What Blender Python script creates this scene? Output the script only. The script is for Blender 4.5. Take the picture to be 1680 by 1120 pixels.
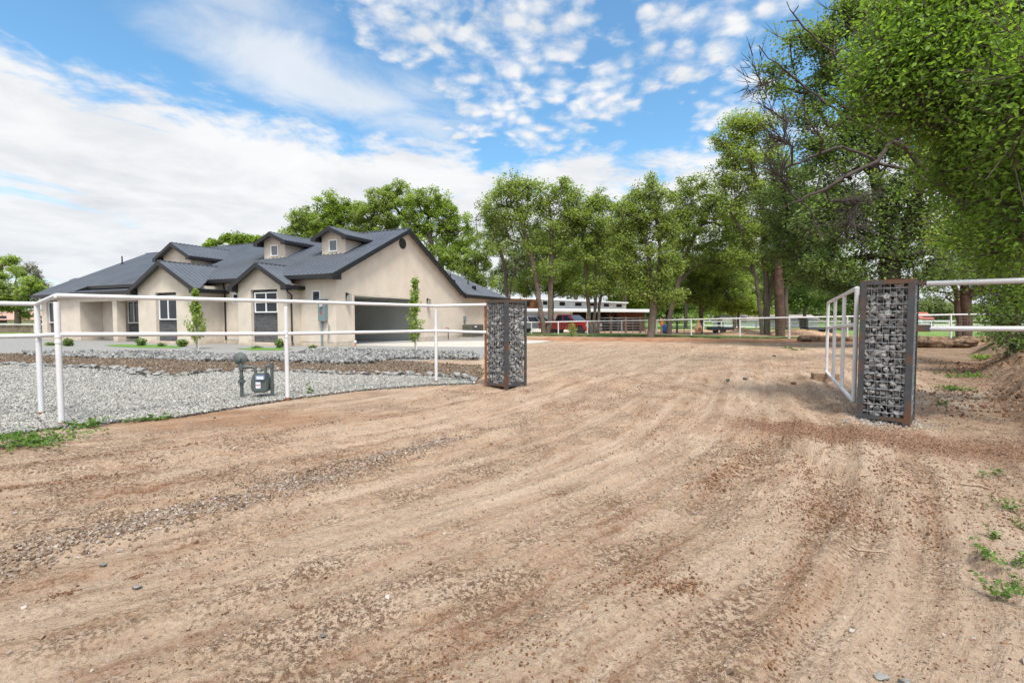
import bpy, bmesh, math, random
import numpy as np
from mathutils import Vector, Matrix
from mathutils.geometry import tessellate_polygon

for o in list(bpy.data.objects): bpy.data.objects.remove(o)
C = bpy.context.scene.collection
R = math.radians
random.seed(7)
rng = np.random.default_rng(7)

# ------------------------------------------------------------------ camera
H = 1.3
F = 790.0
PITCH = math.atan(35 / F)
cam = bpy.data.cameras.new('camera')
cam.sensor_width = 36
cam.lens = 36 * F / 1680
cam.clip_start = 0.05
cam.clip_end = 6000
co = bpy.data.objects.new('camera', cam)
C.objects.link(co)
co.location = (0, 0, H)
co.rotation_euler = (R(90) - PITCH, 0, 0)
bpy.context.scene.camera = co

# ------------------------------------------------------------------ light
SUN_EL, SUN_AZ = R(64), R(166)      # azimuth measured clockwise from +Y
sl = bpy.data.lights.new('sun', 'SUN')
sl.energy = 2.45
sl.angle = R(15)
sl.color = (1.0, 0.955, 0.89)
so = bpy.data.objects.new('sun', sl)
C.objects.link(so)
sd = Vector((math.sin(SUN_AZ) * math.cos(SUN_EL), math.cos(SUN_AZ) * math.cos(SUN_EL), math.sin(SUN_EL)))
so.rotation_euler = (-sd).to_track_quat('-Z', 'Y').to_euler()
so.location = (0, -20, 40)

vs = bpy.context.scene.view_settings
vs.view_transform = 'Standard'
vs.look = 'None'
vs.gamma = 1
vs.exposure = 1.0


class NT:
    """little node-tree helper"""
    def __init__(s, tree):
        s.t = tree
        s.n = tree.nodes
        s.l = tree.links

    def new(s, typ, **kw):
        n = s.n.new(typ)
        for k, v in kw.items():
            setattr(n, k, v)
        return n

    def val(s, sock, v):
        if hasattr(v, 'is_output') or isinstance(v, bpy.types.NodeSocket):
            s.l.new(v, sock)
        else:
            sock.default_value = v

    def math(s, op, a, b=0.0, c=0.0, clamp=False):
        n = s.new('ShaderNodeMath', operation=op)
        n.use_clamp = clamp
        s.val(n.inputs[0], a)
        s.val(n.inputs[1], b)
        s.val(n.inputs[2], c)
        return n.outputs[0]

    def ss(s, x, a, b):
        n = s.new('ShaderNodeMapRange', interpolation_type='SMOOTHSTEP')
        s.val(n.inputs['Value'], x)
        n.inputs['From Min'].default_value = a
        n.inputs['From Max'].default_value = b
        return n.outputs[0]

    def noise(s, vec, scale, detail=4, rough=.55, dist=0.0, dim='3D'):
        n = s.new('ShaderNodeTexNoise', noise_dimensions=dim)
        if vec is not None:
            s.l.new(vec, n.inputs['Vector'])
        n.inputs['Scale'].default_value = scale
        n.inputs['Detail'].default_value = detail
        n.inputs['Roughness'].default_value = rough
        n.inputs['Distortion'].default_value = dist
        return n.outputs['Fac']

    def ramp(s, fac, stops):
        n = s.new('ShaderNodeValToRGB')
        s.l.new(fac, n.inputs[0])
        el = n.color_ramp.elements
        while len(el) < len(stops):
            el.new(0.5)
        for e, (p, c) in zip(el, stops):
            e.position = p
            e.color = (*c, 1) if len(c) == 3 else c
        return n.outputs[0]

    def mix(s, fac, a, b, mode='MIX'):
        n = s.new('ShaderNodeMix', data_type='RGBA', blend_type=mode)
        s.val(n.inputs[0], fac)
        s.val(n.inputs[6], a if not isinstance(a, tuple) else (*a, 1))
        s.val(n.inputs[7], b if not isinstance(b, tuple) else (*b, 1))
        return n.outputs[2]

    def comb(s, x, y, z):
        n = s.new('ShaderNodeCombineXYZ')
        for i, v in enumerate((x, y, z)):
            s.val(n.inputs[i], v)
        return n.outputs[0]


# ------------------------------------------------------------------ sky
def build_world():
    w = bpy.data.worlds.new('World')
    bpy.context.scene.world = w
    w.use_nodes = True
    t = NT(w.node_tree)
    t.n.clear()
    out = t.new('ShaderNodeOutputWorld')
    sky = t.new('ShaderNodeTexSky', sky_type='NISHITA')
    sky.sun_disc = False
    sky.sun_elevation = SUN_EL
    sky.sun_rotation = SUN_AZ
    sky.air_density = 1.0
    sky.dust_density = 0.6
    sky.ozone_density = 2.0
    tc = t.new('ShaderNodeTexCoord')
    sp = t.new('ShaderNodeSeparateXYZ')
    t.l.new(tc.outputs['Generated'], sp.inputs[0])
    x, y, z = sp.outputs
    hor = t.math('SQRT', t.math('ADD', t.math('MULTIPLY', x, x), t.math('MULTIPLY', y, y)))
    el = t.math('MULTIPLY', t.math('ARCTAN2', z, hor), 57.2958)
    az = t.math('MULTIPLY', t.math('ARCTAN2', x, y), 57.2958)
    # cloud layer coordinates
    zz = t.math('ADD', t.math('MAXIMUM', z, 0.0), 0.13)
    P = t.comb(t.math('DIVIDE', x, zz), t.math('DIVIDE', y, zz), 0.0)
    nbig = t.noise(P, 0.9, 5, .55, .3)
    nmid = t.noise(P, 2.6, 7, .6, .4)
    nfin = t.noise(P, 7.0, 8, .62, .2)
    # wide bank lying over the horizon, its upper edge dropping to the right
    edge = t.math('ADD', t.math('MULTIPLY', az, -0.055), 18.8)
    edge = t.math('ADD', edge, t.math('MULTIPLY', t.math('SUBTRACT', nmid, .5), 16.0))
    edge = t.math('ADD', edge, t.math('MULTIPLY', t.math('SUBTRACT', nfin, .5), 6.0))
    bank = t.ss(t.math('SUBTRACT', edge, el), -1.6, 2.6)
    # thin blue slits inside the bank
    slit_c = t.comb(t.math('MULTIPLY', az, .045), t.math('MULTIPLY', t.math('ADD', el, t.math('MULTIPLY', az, .12)), .30), 2.7)
    slit = t.ss(t.noise(slit_c, 1.0, 5, .6, .2), .60, .74)
    slit = t.math('MULTIPLY', slit, .8)
    bank = t.math('MULTIPLY', bank, t.math('SUBTRACT', 1.0, slit))
    # soft veil band above the bank on the left
    def blob(a0, e0, ra, re, k):
        da = t.math('DIVIDE', t.math('SUBTRACT', az, a0), ra)
        e1 = t.math('SUBTRACT', el, t.math('MULTIPLY', t.math('SUBTRACT', az, a0), k))
        de = t.math('DIVIDE', t.math('SUBTRACT', e1, e0), re)
        d = t.math('SQRT', t.math('ADD', t.math('MULTIPLY', da, da), t.math('MULTIPLY', de, de)))
        return t.math('SUBTRACT', 1.0, d)
    wob = t.math('MULTIPLY', t.math('SUBTRACT', nmid, .5), 2.2)
    b1 = t.ss(t.math('ADD', blob(-21, 24.0, 19, 3.6, -.16), wob), -.2, .75)
    b1 = t.math('MULTIPLY', b1, .75)
    b5 = t.ss(t.math('ADD', blob(-33, 30.5, 14, 3.0, -.1), wob), -.1, 1.0)
    b5 = t.math('MULTIPLY', b5, .55)
    # dappled altocumulus
    vor = t.new('ShaderNodeTexVoronoi', feature='SMOOTH_F1')
    pw = t.new('ShaderNodeVectorMath', operation='ADD')
    t.l.new(P, pw.inputs[0])
    nv = t.new('ShaderNodeTexNoise')
    t.l.new(P, nv.inputs['Vector'])
    nv.inputs['Scale'].default_value = 5
    nv.inputs['Detail'].default_value = 5
    sc = t.new('ShaderNodeVectorMath', operation='SCALE')
    t.l.new(nv.outputs['Color'], sc.inputs[0])
    sc.inputs['Scale'].default_value = .17
    t.l.new(sc.outputs[0], pw.inputs[1])
    t.l.new(pw.outputs[0], vor.inputs['Vector'])
    vor.inputs['Scale'].default_value = 15.0
    vor.inputs['Smoothness'].default_value = .6
    puff = t.math('SUBTRACT', .62, vor.outputs['Distance'])
    puff = t.math('ADD', puff, t.math('MULTIPLY', t.math('SUBTRACT', nfin, .5), 2.0))
    def dap(a0, e0, ra, re, k, amt=1.0):
        m = t.math('MINIMUM', t.math('MULTIPLY', t.math('ADD', blob(a0, e0, ra, re, k), wob), 1.6), .52)
        return t.math('MULTIPLY', t.ss(t.math('ADD', m, t.math('SUBTRACT', puff, .30)), -.05, .85), amt)
    dens = bank
    for c in (dap(1.0, 27.5, 10.5, 13, .25), dap(-11, 31.5, 8, 5, .1, .95), dap(13, 26.0, 9, 5.5, .55), dap(24, 29.5, 12, 5.2, .35), dap(5, 21, 6, 4.5, .2, .9),
              dap(24.5, 21.5, 5, 4.5, .3, .9), dap(8, 16.5, 8, 2.0, -.2, .8), b1, b5):
        dens = t.math('MAXIMUM', dens, c)
    # everything higher than the frame: broken cloud
    hi = t.math('MULTIPLY', t.ss(el, 38, 52), t.ss(nbig, .32, .52))
    dens = t.math('MAXIMUM', dens, t.math('MULTIPLY', hi, .85))
    # behind the viewer: mostly bright cloud
    bk = t.math('MULTIPLY', t.ss(y, .1, -.5), t.ss(nbig, .36, .55))
    dens = t.math('MAXIMUM', dens, t.math('MULTIPLY', bk, .9), clamp=True)
    shade = t.ramp(t.noise(P, 1.7, 6, .6, .3), [(.30, (.66, .69, .73)), (.55, (.86, .87, .885)), (.8, (.95, .95, .95))])
    hz = t.ss(el, 14, 0)
    shade = t.mix(t.math('MULTIPLY', hz, .35), shade, (.66, .73, .80))
    skyc = t.mix(1.0, sky.outputs[0], (.80, 1.13, 1.16), 'MULTIPLY')
    bg1 = t.new('ShaderNodeBackground')
    t.l.new(skyc, bg1.inputs[0])
    bg1.inputs[1].default_value = 0.10
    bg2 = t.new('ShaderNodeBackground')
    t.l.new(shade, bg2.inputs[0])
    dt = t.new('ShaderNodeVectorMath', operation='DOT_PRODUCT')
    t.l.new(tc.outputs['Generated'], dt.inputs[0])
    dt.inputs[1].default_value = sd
    glow = t.ss(dt.outputs['Value'], .45, .98)  # unseen cloud round the sun, brightened to add light on the scene
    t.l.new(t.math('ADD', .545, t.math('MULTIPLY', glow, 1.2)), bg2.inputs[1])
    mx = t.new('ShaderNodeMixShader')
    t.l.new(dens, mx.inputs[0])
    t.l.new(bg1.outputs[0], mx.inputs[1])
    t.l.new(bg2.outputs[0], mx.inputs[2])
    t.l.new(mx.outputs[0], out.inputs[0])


build_world()

# ------------------------------------------------------------------ helpers
CP, SP = math.cos(PITCH), math.sin(PITCH)


def ray(px, py):
    cx, cy = (px - 840) / F, -(py - 560) / F
    return np.array([cx, CP + cy * SP, -SP + cy * CP])


def gp(px, py, z=0.0):
    """where the sight line through a photo point meets height z"""
    d = ray(px, py)
    t = (z - H) / d[2]
    return (d[0] * t, d[1] * t)


def at(px, py, Y):
    d = ray(px, py)
    t = Y / d[1]
    return Vector((d[0] * t, Y, H + d[2] * t))


def tag(o, label=None, cat=None, group=None, kind=None):
    if label: o['label'] = label
    if cat: o['category'] = cat
    if group: o['group'] = group
    if kind: o['kind'] = kind
    return o


def empty(name, loc=(0, 0, 0), rz=0.0, label=None, cat=None, group=None):
    o = bpy.data.objects.new(name, None)
    o.empty_display_size = .2
    o.location = loc
    o.rotation_euler = (0, 0, rz)
    C.objects.link(o)
    return tag(o, label, cat, group)


def copy_tree(o, parent=None):
    c = o.copy()
    C.objects.link(c)
    c.parent = parent
    for ch in list(o.children):
        copy_tree(ch, c)
    return c


class MB:
    def __init__(s):
        s.v, s.f = [], []

    def add(s, vs_, fs):
        b = len(s.v)
        s.v += [tuple(p) for p in vs_]
        s.f += [tuple(b + i for i in f) for f in fs]
        return s

    def box(s, x0, x1, y0, y1, z0, z1, M=None):
        if x0 > x1: x0, x1 = x1, x0
        if y0 > y1: y0, y1 = y1, y0
        p = [Vector((x, y, z)) for z in (z0, z1) for x, y in ((x0, y0), (x1, y0), (x1, y1), (x0, y1))]
        if M is not None: p = [M @ q for q in p]
        return s.add(p, [(3, 2, 1, 0), (4, 5, 6, 7), (0, 1, 5, 4), (1, 2, 6, 5), (2, 3, 7, 6), (3, 0, 4, 7)])

    def tube(s, pts, r, n=12, caps=True):
        pts = [Vector(p) for p in pts]
        rs = r if isinstance(r, (list, tuple)) else [r] * len(pts)
        rings = []
        up = None
        for i, p in enumerate(pts):
            if i == 0: d = pts[1] - p
            elif i == len(pts) - 1: d = p - pts[i - 1]
            else: d = (pts[i + 1] - p).normalized() + (p - pts[i - 1]).normalized()
            d.normalize()
            if up is None:
                up = Vector((0, 0, 1)) if abs(d.z) < .9 else Vector((1, 0, 0))
            a = d.cross(up).normalized()
            up = a.cross(d).normalized()
            rings.append([p + (a * math.cos(2 * math.pi * k / n) + up * math.sin(2 * math.pi * k / n)) * rs[i] for k in range(n)])
        V = [q for rg in rings for q in rg]
        Fc = []
        for i in range(len(pts) - 1):
            for k in range(n):
                k2 = (k + 1) % n
                Fc.append((i * n + k, i * n + k2, (i + 1) * n + k2, (i + 1) * n + k))
        if caps:
            Fc.append(tuple(range(n))[::-1])
            Fc.append(tuple((len(pts) - 1) * n + k for k in range(n)))
        return s.add(V, Fc)

    def prism(s, poly, fn, d0, d1):
        """polygon (a,b) pushed from d0 to d1; fn(a,b,d) -> point"""
        n = len(poly)
        V = [fn(a, b, d0) for a, b in poly] + [fn(a, b, d1) for a, b in poly]
        return s.add(V, [tuple(range(n)), tuple(range(n, 2 * n))[::-1]] + [(i, (i + 1) % n, n + (i + 1) % n, n + i) for i in range(n)])

    def panel(s, outer, holes, fn, d0, d1):
        """wall panel with holes, thickness d0..d1"""
        loops = [outer] + holes
        flat = [p for lp in loops for p in lp]
        tri = tessellate_polygon([[Vector((a, b, 0)) for a, b in lp] for lp in loops])
        n = len(flat)
        V = [fn(a, b, d0) for a, b in flat] + [fn(a, b, d1) for a, b in flat]
        Fc = [tuple(t) for t in tri] + [tuple(n + i for i in t)[::-1] for t in tri]
        b = 0
        for lp in loops:
            m = len(lp)
            for i in range(m):
                j = (i + 1) % m
                Fc.append((b + i, b + j, n + b + j, n + b + i))
            b += m
        return s.add(V, Fc)

    def lathe(s, prof, n=20, M=None):
        V, Fc = [], []
        for r_, z_ in prof:
            for k in range(n):
                a = 2 * math.pi * k / n
                p = Vector((r_ * math.cos(a), r_ * math.sin(a), z_))
                V.append(M @ p if M is not None else p)
        m = len(prof)
        for i in range(m - 1):
            for k in range(n):
                k2 = (k + 1) % n
                Fc.append((i * n + k, i * n + k2, (i + 1) * n + k2, (i + 1) * n + k))
        Fc.append(tuple(range(n))[::-1])
        Fc.append(tuple((m - 1) * n + k for k in range(n)))
        return s.add(V, Fc)

    def build(s, name, mat, parent=None, smooth=False, bevel=0.0, loc=None):
        me = bpy.data.meshes.new(name)
        me.from_pydata(s.v, [], s.f)
        bm = bmesh.new()
        bm.from_mesh(me)
        if bevel:
            bmesh.ops.remove_doubles(bm, verts=bm.verts, dist=1e-5)
        bmesh.ops.recalc_face_normals(bm, faces=bm.faces)
        if bevel:
            bmesh.ops.bevel(bm, geom=[e for e in bm.edges if len(e.link_faces) == 2 and e.calc_face_angle(0) > .5], offset=bevel, segments=2, affect='EDGES', clamp_overlap=True)
        bm.to_mesh(me)
        bm.free()
        if smooth:
            me.polygons.foreach_set('use_smooth', [True] * len(me.polygons))
            if hasattr(me, 'set_sharp_from_angle'):
                me.set_sharp_from_angle(angle=R(40))
        me.materials.append(mat)
        o = bpy.data.objects.new(name, me)
        C.objects.link(o)
        if parent is not None: o.parent = parent
        if loc is not None: o.location = loc
        return o


def np_mesh(name, verts, loops, sizes, mat, parent=None, attr=None, smooth=False):
    """fast mesh from arrays; sizes = vertices per face (int or array); attr = per-vertex tint"""
    me = bpy.data.meshes.new(name)
    nv = len(verts)
    me.vertices.add(nv)
    me.vertices.foreach_set('co', np.ascontiguousarray(verts, dtype=np.float32).ravel())
    loops = np.ascontiguousarray(loops, dtype=np.int32).ravel()
    if np.isscalar(sizes):
        nf = len(loops) // sizes
        st = np.arange(nf, dtype=np.int32) * sizes
        tot = np.full(nf, sizes, np.int32)
    else:
        nf = len(sizes)
        tot = np.asarray(sizes, np.int32)
        st = np.concatenate([[0], np.cumsum(tot)[:-1]]).astype(np.int32)
    me.loops.add(len(loops))
    me.loops.foreach_set('vertex_index', loops)
    me.polygons.add(nf)
    me.polygons.foreach_set('loop_start', st)
    me.polygons.foreach_set('loop_total', tot)
    me.polygons.foreach_set('use_smooth', np.full(nf, bool(smooth)))
    me.update(calc_edges=True)
    if attr is not None:
        a = me.attributes.new('tint', 'FLOAT', 'POINT')
        a.data.foreach_set('value', np.ascontiguousarray(attr, dtype=np.float32))
    me.materials.append(mat)
    o = bpy.data.objects.new(name, me)
    C.objects.link(o)
    if parent is not None: o.parent = parent
    return o


# ------------------------------------------------------------------ materials
def mat(name, col, rough=.6, metal=0.0, nscale=0, namt=.15, bump=0, bscale=60, spec=.5, dark=None, dscale=3, coords='Object', base=None, dlo=.45):
    m = bpy.data.materials.new(name)
    m.use_nodes = True
    t = NT(m.node_tree)
    b = t.n['Principled BSDF']
    b.inputs['Roughness'].default_value = rough
    b.inputs['Metallic'].default_value = metal
    b.inputs['Specular IOR Level'].default_value = spec
    b.inputs['Base Color'].default_value = (*col, 1)
    tc = t.new('ShaderNodeTexCoord').outputs[coords]
    c = None
    if nscale:
        n = t.noise(tc, nscale, 6, .6)
        lo = tuple(x * (1 - namt) for x in col)
        hi = tuple(min(1, x * (1 + namt)) for x in col)
        c = t.ramp(n, [(.3, lo), (.7, hi)])
    if dark is not None:
        n2 = t.ss(t.noise(tc, dscale, 6, .65), dlo, dlo + .2)
        c = t.mix(n2, c if c is not None else col, dark)
    if base is not None:      # mud splashed along the foot of a wall
        sx = t.new('ShaderNodeSeparateXYZ')
        t.l.new(tc, sx.inputs[0])
        e_ = t.math('ADD', sx.outputs[2], t.math('MULTIPLY', t.math('SUBTRACT', t.noise(tc, 2.2, 6, .7), .5), .9))
        c = t.mix(t.math('MULTIPLY', t.ss(e_, .34, -.05), .55), c, base)
        st = t.noise(t.comb(t.math('MULTIPLY', t.math('ADD', sx.outputs[0], sx.outputs[1]), 1.6), 0.0, t.math('MULTIPLY', sx.outputs[2], .18)), 1.6, 6, .7)
        c = t.mix(t.math('MULTIPLY', t.ss(st, .56, .72), .22), c, tuple(v * .62 for v in col))
    if c is not None:
        t.l.new(c, b.inputs['Base Color'])
    if bump:
        bn = t.new('ShaderNodeBump')
        bn.inputs['Strength'].default_value = 1
        bn.inputs['Distance'].default_value = bump
        t.l.new(t.noise(tc, bscale, 4, .6), bn.inputs['Height'])
        t.l.new(bn.outputs[0], b.inputs['Normal'])
    return m


M = {}
M['stucco'] = mat('stucco', (.585, .515, .43), .9, base=(.33, .24, .17), nscale=1.7, namt=.09, bump=.004, bscale=45, spec=.2)
M['stucco_warm'] = mat('stucco_warm', (.61, .52, .425), .9, base=(.33, .24, .17), nscale=1.3, namt=.085, bump=.004, bscale=45, spec=.2)
M['roof'] = mat('roof_metal', (.118, .128, .144), .37, metal=.32, nscale=.7, namt=.14, bump=.0015, bscale=6)
M['trim'] = mat('dark_trim', (.013, .013, .015), .45)
M['white_paint'] = mat('white_paint', (.60, .592, .59), .42, dark=(.36, .30, .25), dscale=9, dlo=.62, nscale=2.2, namt=.07, bump=.0006, bscale=30)
M['white_trim'] = mat('white_trim', (.78, .78, .78), .4)
M['glass'] = mat('window_glass', (.02, .025, .03), .05, spec=.35)
M['glass_sky'] = mat('upper_window_glass', (.10, .12, .13), .05, spec=1.0)  # lighter base colour puts the sky's reflection into the dormer panes
M['curtain'] = mat('pale_blind', (.5, .52, .53), .5)
M['garage_in'] = mat('garage_interior', (.68, .69, .65), .8, nscale=.8, namt=.06)
M['garage_floor'] = mat('garage_floor', (.4, .4, .39), .6)
M['concrete'] = mat('concrete', (.40, .37, .325), .85, nscale=1.5, namt=.08, bump=.002)
M['steel_green'] = mat('meter_grey', (.085, .10, .096), .5, nscale=8, namt=.12)
M['box_grey'] = mat('box_grey', (.16, .21, .215), .5, nscale=5, namt=.08)
M['red'] = mat('red_tag', (.5, .02, .02), .5)
M['label_w'] = mat('label_white', (.7, .72, .78), .4)
M['label_b'] = mat('label_blue', (.22, .27, .42), .4)
M['black'] = mat('black_metal', (.012, .012, .013), .45)
M['lamp_glass'] = mat('lamp_glass', (.35, .36, .36), .1)
M['rust_steel'] = mat('weathered_steel', (.062, .067, .072), .6, metal=.3, nscale=9, namt=.25, dark=(.13, .065, .035), dscale=3.2, bump=.001)
M['rust'] = mat('rust', (.22, .085, .032), .8, nscale=14, namt=.35, dark=(.12, .05, .025), dscale=6)
M['wire'] = mat('galvanised_wire', (.30, .315, .33), .45, metal=.5)
M['ac'] = mat('unit_brown', (.13, .12, .095), .6)
M['wood_block'] = mat('block_wood', (.24, .16, .105), .85, nscale=20, namt=.3, bump=.002)
M['log'] = mat('log_wood', (.20, .125, .07), .9, nscale=5, namt=.45, dark=(.045, .03, .02), dscale=3, bump=.06, bscale=9)
M['bark'] = mat('bark', (.12, .093, .073), .95, nscale=5, namt=.35, bump=.02, bscale=14)
M['bark_red'] = mat('bark_brown', (.085, .048, .033), .95, nscale=4, namt=.4, bump=.03, bscale=9)
M['bark_dark'] = mat('bark_dark', (.05, .038, .032), .95, nscale=5, namt=.35, bump=.02, bscale=14)
M['barn_white'] = mat('barn_white', (.80, .81, .82), .7, nscale=2, namt=.08)
M['barn_wood'] = mat('barn_wood', (.48, .19, .06), .85, nscale=3, namt=.3, dark=(.10, .045, .025), dscale=1.3)
M['barn_dark'] = mat('barn_dark_wood', (.12, .045, .02), .9, nscale=2, namt=.4)
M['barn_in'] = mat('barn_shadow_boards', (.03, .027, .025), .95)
M['tin'] = mat('pale_tin', (.62, .63, .64), .5, nscale=1, namt=.1)
M['corral'] = mat('corral_steel', (.13, .135, .14), .5, metal=.3)
M['truck_red'] = mat('truck_paint', (.46, .018, .022), .22, spec=.7)
M['van_silver'] = mat('van_paint', (.50, .55, .58), .25, metal=.3)
M['chrome'] = mat('chrome', (.6, .6, .6), .2, metal=.9)
M['tyre'] = mat('tyre', (.018, .018, .018), .85)
M['lightlens'] = mat('headlight_lens', (.72, .72, .7), .15)
M['blue'] = mat('blue_plastic', (.02, .09, .28), .5)
M['orange'] = mat('orange_plastic', (.55, .16, .03), .6)
M['terracotta'] = mat('terracotta', (.55, .33, .2), .8, nscale=6, namt=.2)
M['trailer'] = mat('dark_trailer', (.05, .06, .06), .7)
M['fence_wood'] = mat('old_fence_wood', (.17, .13, .10), .9, nscale=2, namt=.3)
M['red_roof'] = mat('red_roof', (.30, .085, .055), .7)
M['pink_roof'] = mat('pink_roof', (.42, .24, .19), .8)
M['pvc'] = mat('white_pvc', (.72, .72, .7), .4)
M['stem'] = mat('sapling_stem', (.35, .30, .22), .8)
M['stake'] = mat('pale_stake', (.62, .62, .58), .6)
M['stick'] = mat('dry_stick', (.27, .2, .14), .9, nscale=10, namt=.3)


def stack_stone_mat():
    m = bpy.data.materials.new('stacked_stone')
    m.use_nodes = True
    t = NT(m.node_tree)
    b = t.n['Principled BSDF']
    tc = t.new('ShaderNodeTexCoord').outputs['Object']
    br = t.new('ShaderNodeTexBrick')
    mp = t.new('ShaderNodeMapping')
    mp.inputs['Rotation'].default_value = (R(90), 0, 0)
    t.l.new(tc, mp.inputs[0])
    t.l.new(mp.outputs[0], br.inputs['Vector'])
    br.inputs['Color1'].default_value = (.11, .11, .115, 1)
    br.inputs['Color2'].default_value = (.035, .035, .038, 1)
    br.inputs['Mortar'].default_value = (.02, .02, .02, 1)
    br.inputs['Scale'].default_value = 5
    br.inputs['Mortar Size'].default_value = .012
    br.inputs['Brick Width'].default_value = 1.6
    br.inputs['Row Height'].default_value = .26
    br.inputs['Bias'].default_value = -.1
    n = t.noise(tc, 18, 5)
    c = t.mix(t.ss(n, .4, .7), br.outputs[0], (.12, .12, .125))
    t.l.new(c, b.inputs['Base Color'])
    b.inputs['Roughness'].default_value = .8
    bn = t.new('ShaderNodeBump')
    bn.inputs['Distance'].default_value = .03
    t.l.new(t.math('ADD', br.outputs['Fac'], t.math('MULTIPLY', n, -1.5)), bn.inputs['Height'])
    bn.invert = True
    t.l.new(bn.outputs[0], b.inputs['Normal'])
    return m


M['stack'] = stack_stone_mat()


def tint_mat(name, stops, rough=.85, spec=.3, transl=0.0, nscale=0, bump=0):
    """colour picked along a ramp by the per-piece tint attribute"""
    m = bpy.data.materials.new(name)
    m.use_nodes = True
    t = NT(m.node_tree)
    b = t.n['Principled BSDF']
    a = t.new('ShaderNodeAttribute', attribute_name='tint')
    f = a.outputs['Fac']
    tc = t.new('ShaderNodeTexCoord').outputs['Object']
    if nscale:
        f = t.math('ADD', f, t.math('MULTIPLY', t.math('SUBTRACT', t.noise(tc, nscale, 4), .5), .8))
    c = t.ramp(f, stops)
    t.l.new(c, b.inputs['Base Color'])
    b.inputs['Roughness'].default_value = rough
    b.inputs['Specular IOR Level'].default_value = spec
    if bump:
        bn = t.new('ShaderNodeBump')
        bn.inputs['Distance'].default_value = bump
        t.l.new(t.noise(tc, 1.0 / max(bump, .001) * .25, 4), bn.inputs['Height'])
        t.l.new(bn.outputs[0], b.inputs['Normal'])
    if transl:
        tr = t.new('ShaderNodeBsdfTranslucent')
        c2 = t.mix(1.0, c, (1.25, 1.25, .55), 'MULTIPLY')
        t.l.new(c2, tr.inputs[0])
        mx = t.new('ShaderNodeMixShader')
        mx.inputs[0].default_value = transl
        out = t.n['Material Output']
        t.l.new(b.outputs[0], mx.inputs[1])
        t.l.new(tr.outputs[0], mx.inputs[2])
        t.l.new(mx.outputs[0], out.inputs[0])
    return m


def leafmat(name, lo, mid, hi):
    return tint_mat(name, [(0, lo), (.5, mid), (1, hi)], .5, .35, transl=.52)


L = {
    'mid': leafmat('leaf_mid', (.135, .185, .052), (.235, .315, .085), (.36, .455, .135)),
    'bright': leafmat('leaf_bright', (.12, .18, .035), (.225, .32, .06), (.36, .47, .10)),
    'dark': leafmat('leaf_dark', (.075, .12, .045), (.15, .225, .075), (.25, .345, .125)),
    'grey': leafmat('leaf_grey', (.12, .15, .08), (.20, .25, .12), (.30, .35, .18)),
    'near': leafmat('leaf_near', (.075, .14, .028), (.175, .295, .05), (.34, .50, .095)),
    'weed': leafmat('leaf_weed', (.05, .10, .025), (.11, .20, .04), (.20, .32, .07)),
    'pale': leafmat('leaf_pale', (.10, .11, .09), (.18, .19, .15), (.26, .27, .22)),
}
M['gravel'] = tint_mat('gravel_stone', [(0, (.19, .183, .168)), (.45, (.27, .26, .236)), (.8, (.335, .322, .29)), (1, (.42, .405, .365))], .85)
M['rubble'] = tint_mat('rubble_stone', [(0, (.08, .08, .08)), (.5, (.18, .177, .168)), (1, (.32, .31, .29))], .85, nscale=5)
M['fill'] = tint_mat('fill_stone', [(0, (.09, .09, .092)), (.5, (.21, .205, .197)), (1, (.37, .355, .335))], .85, nscale=12, bump=.006)
M['pebble'] = tint_mat('pebble', [(0, (.11, .075, .05)), (.45, (.22, .155, .108)), (.85, (.28, .225, .18)), (1, (.36, .33, .30))], .8)
M['clod'] = tint_mat('clod', [(0, (.085, .04, .02)), (.5, (.165, .085, .045)), (1, (.27, .17, .105))], .95)
M['chips'] = tint_mat('bark_chip', [(0, (.08, .06, .042)), (.5, (.165, .125, .09)), (1, (.25, .20, .15))], .95)

exec_marker = 0
# ------------------------------------------------------------------ noise / terrain
_tab = rng.random((256, 256))


def vnoise(x, y, seed=0):
    x = np.asarray(x, float) + seed * 17.31
    y = np.asarray(y, float) + seed * 9.77
    xi, yi = np.floor(x).astype(int), np.floor(y).astype(int)
    fx, fy = x - xi, y - yi
    fx = fx * fx * (3 - 2 * fx)
    fy = fy * fy * (3 - 2 * fy)
    a = _tab[xi & 255, yi & 255]
    b = _tab[(xi + 1) & 255, yi & 255]
    c = _tab[xi & 255, (yi + 1) & 255]
    d = _tab[(xi + 1) & 255, (yi + 1) & 255]
    return (a + (b - a) * fx) * (1 - fy) + (c + (d - c) * fx) * fy


def fbm(x, y, o=4, seed=0):
    s, a, tot = 0, 1, 0
    for i in range(o):
        s = s + a * vnoise(x * 2 ** i, y * 2 ** i, seed + i)
        tot += a
        a *= .55
    return s / tot


def sstep(x, a, b):
    t_ = np.clip((x - a) / (b - a), 0, 1)
    return t_ * t_ * (3 - 2 * t_)


TC = (-8.6, 12.6)         # centre of the turning tracks


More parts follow.
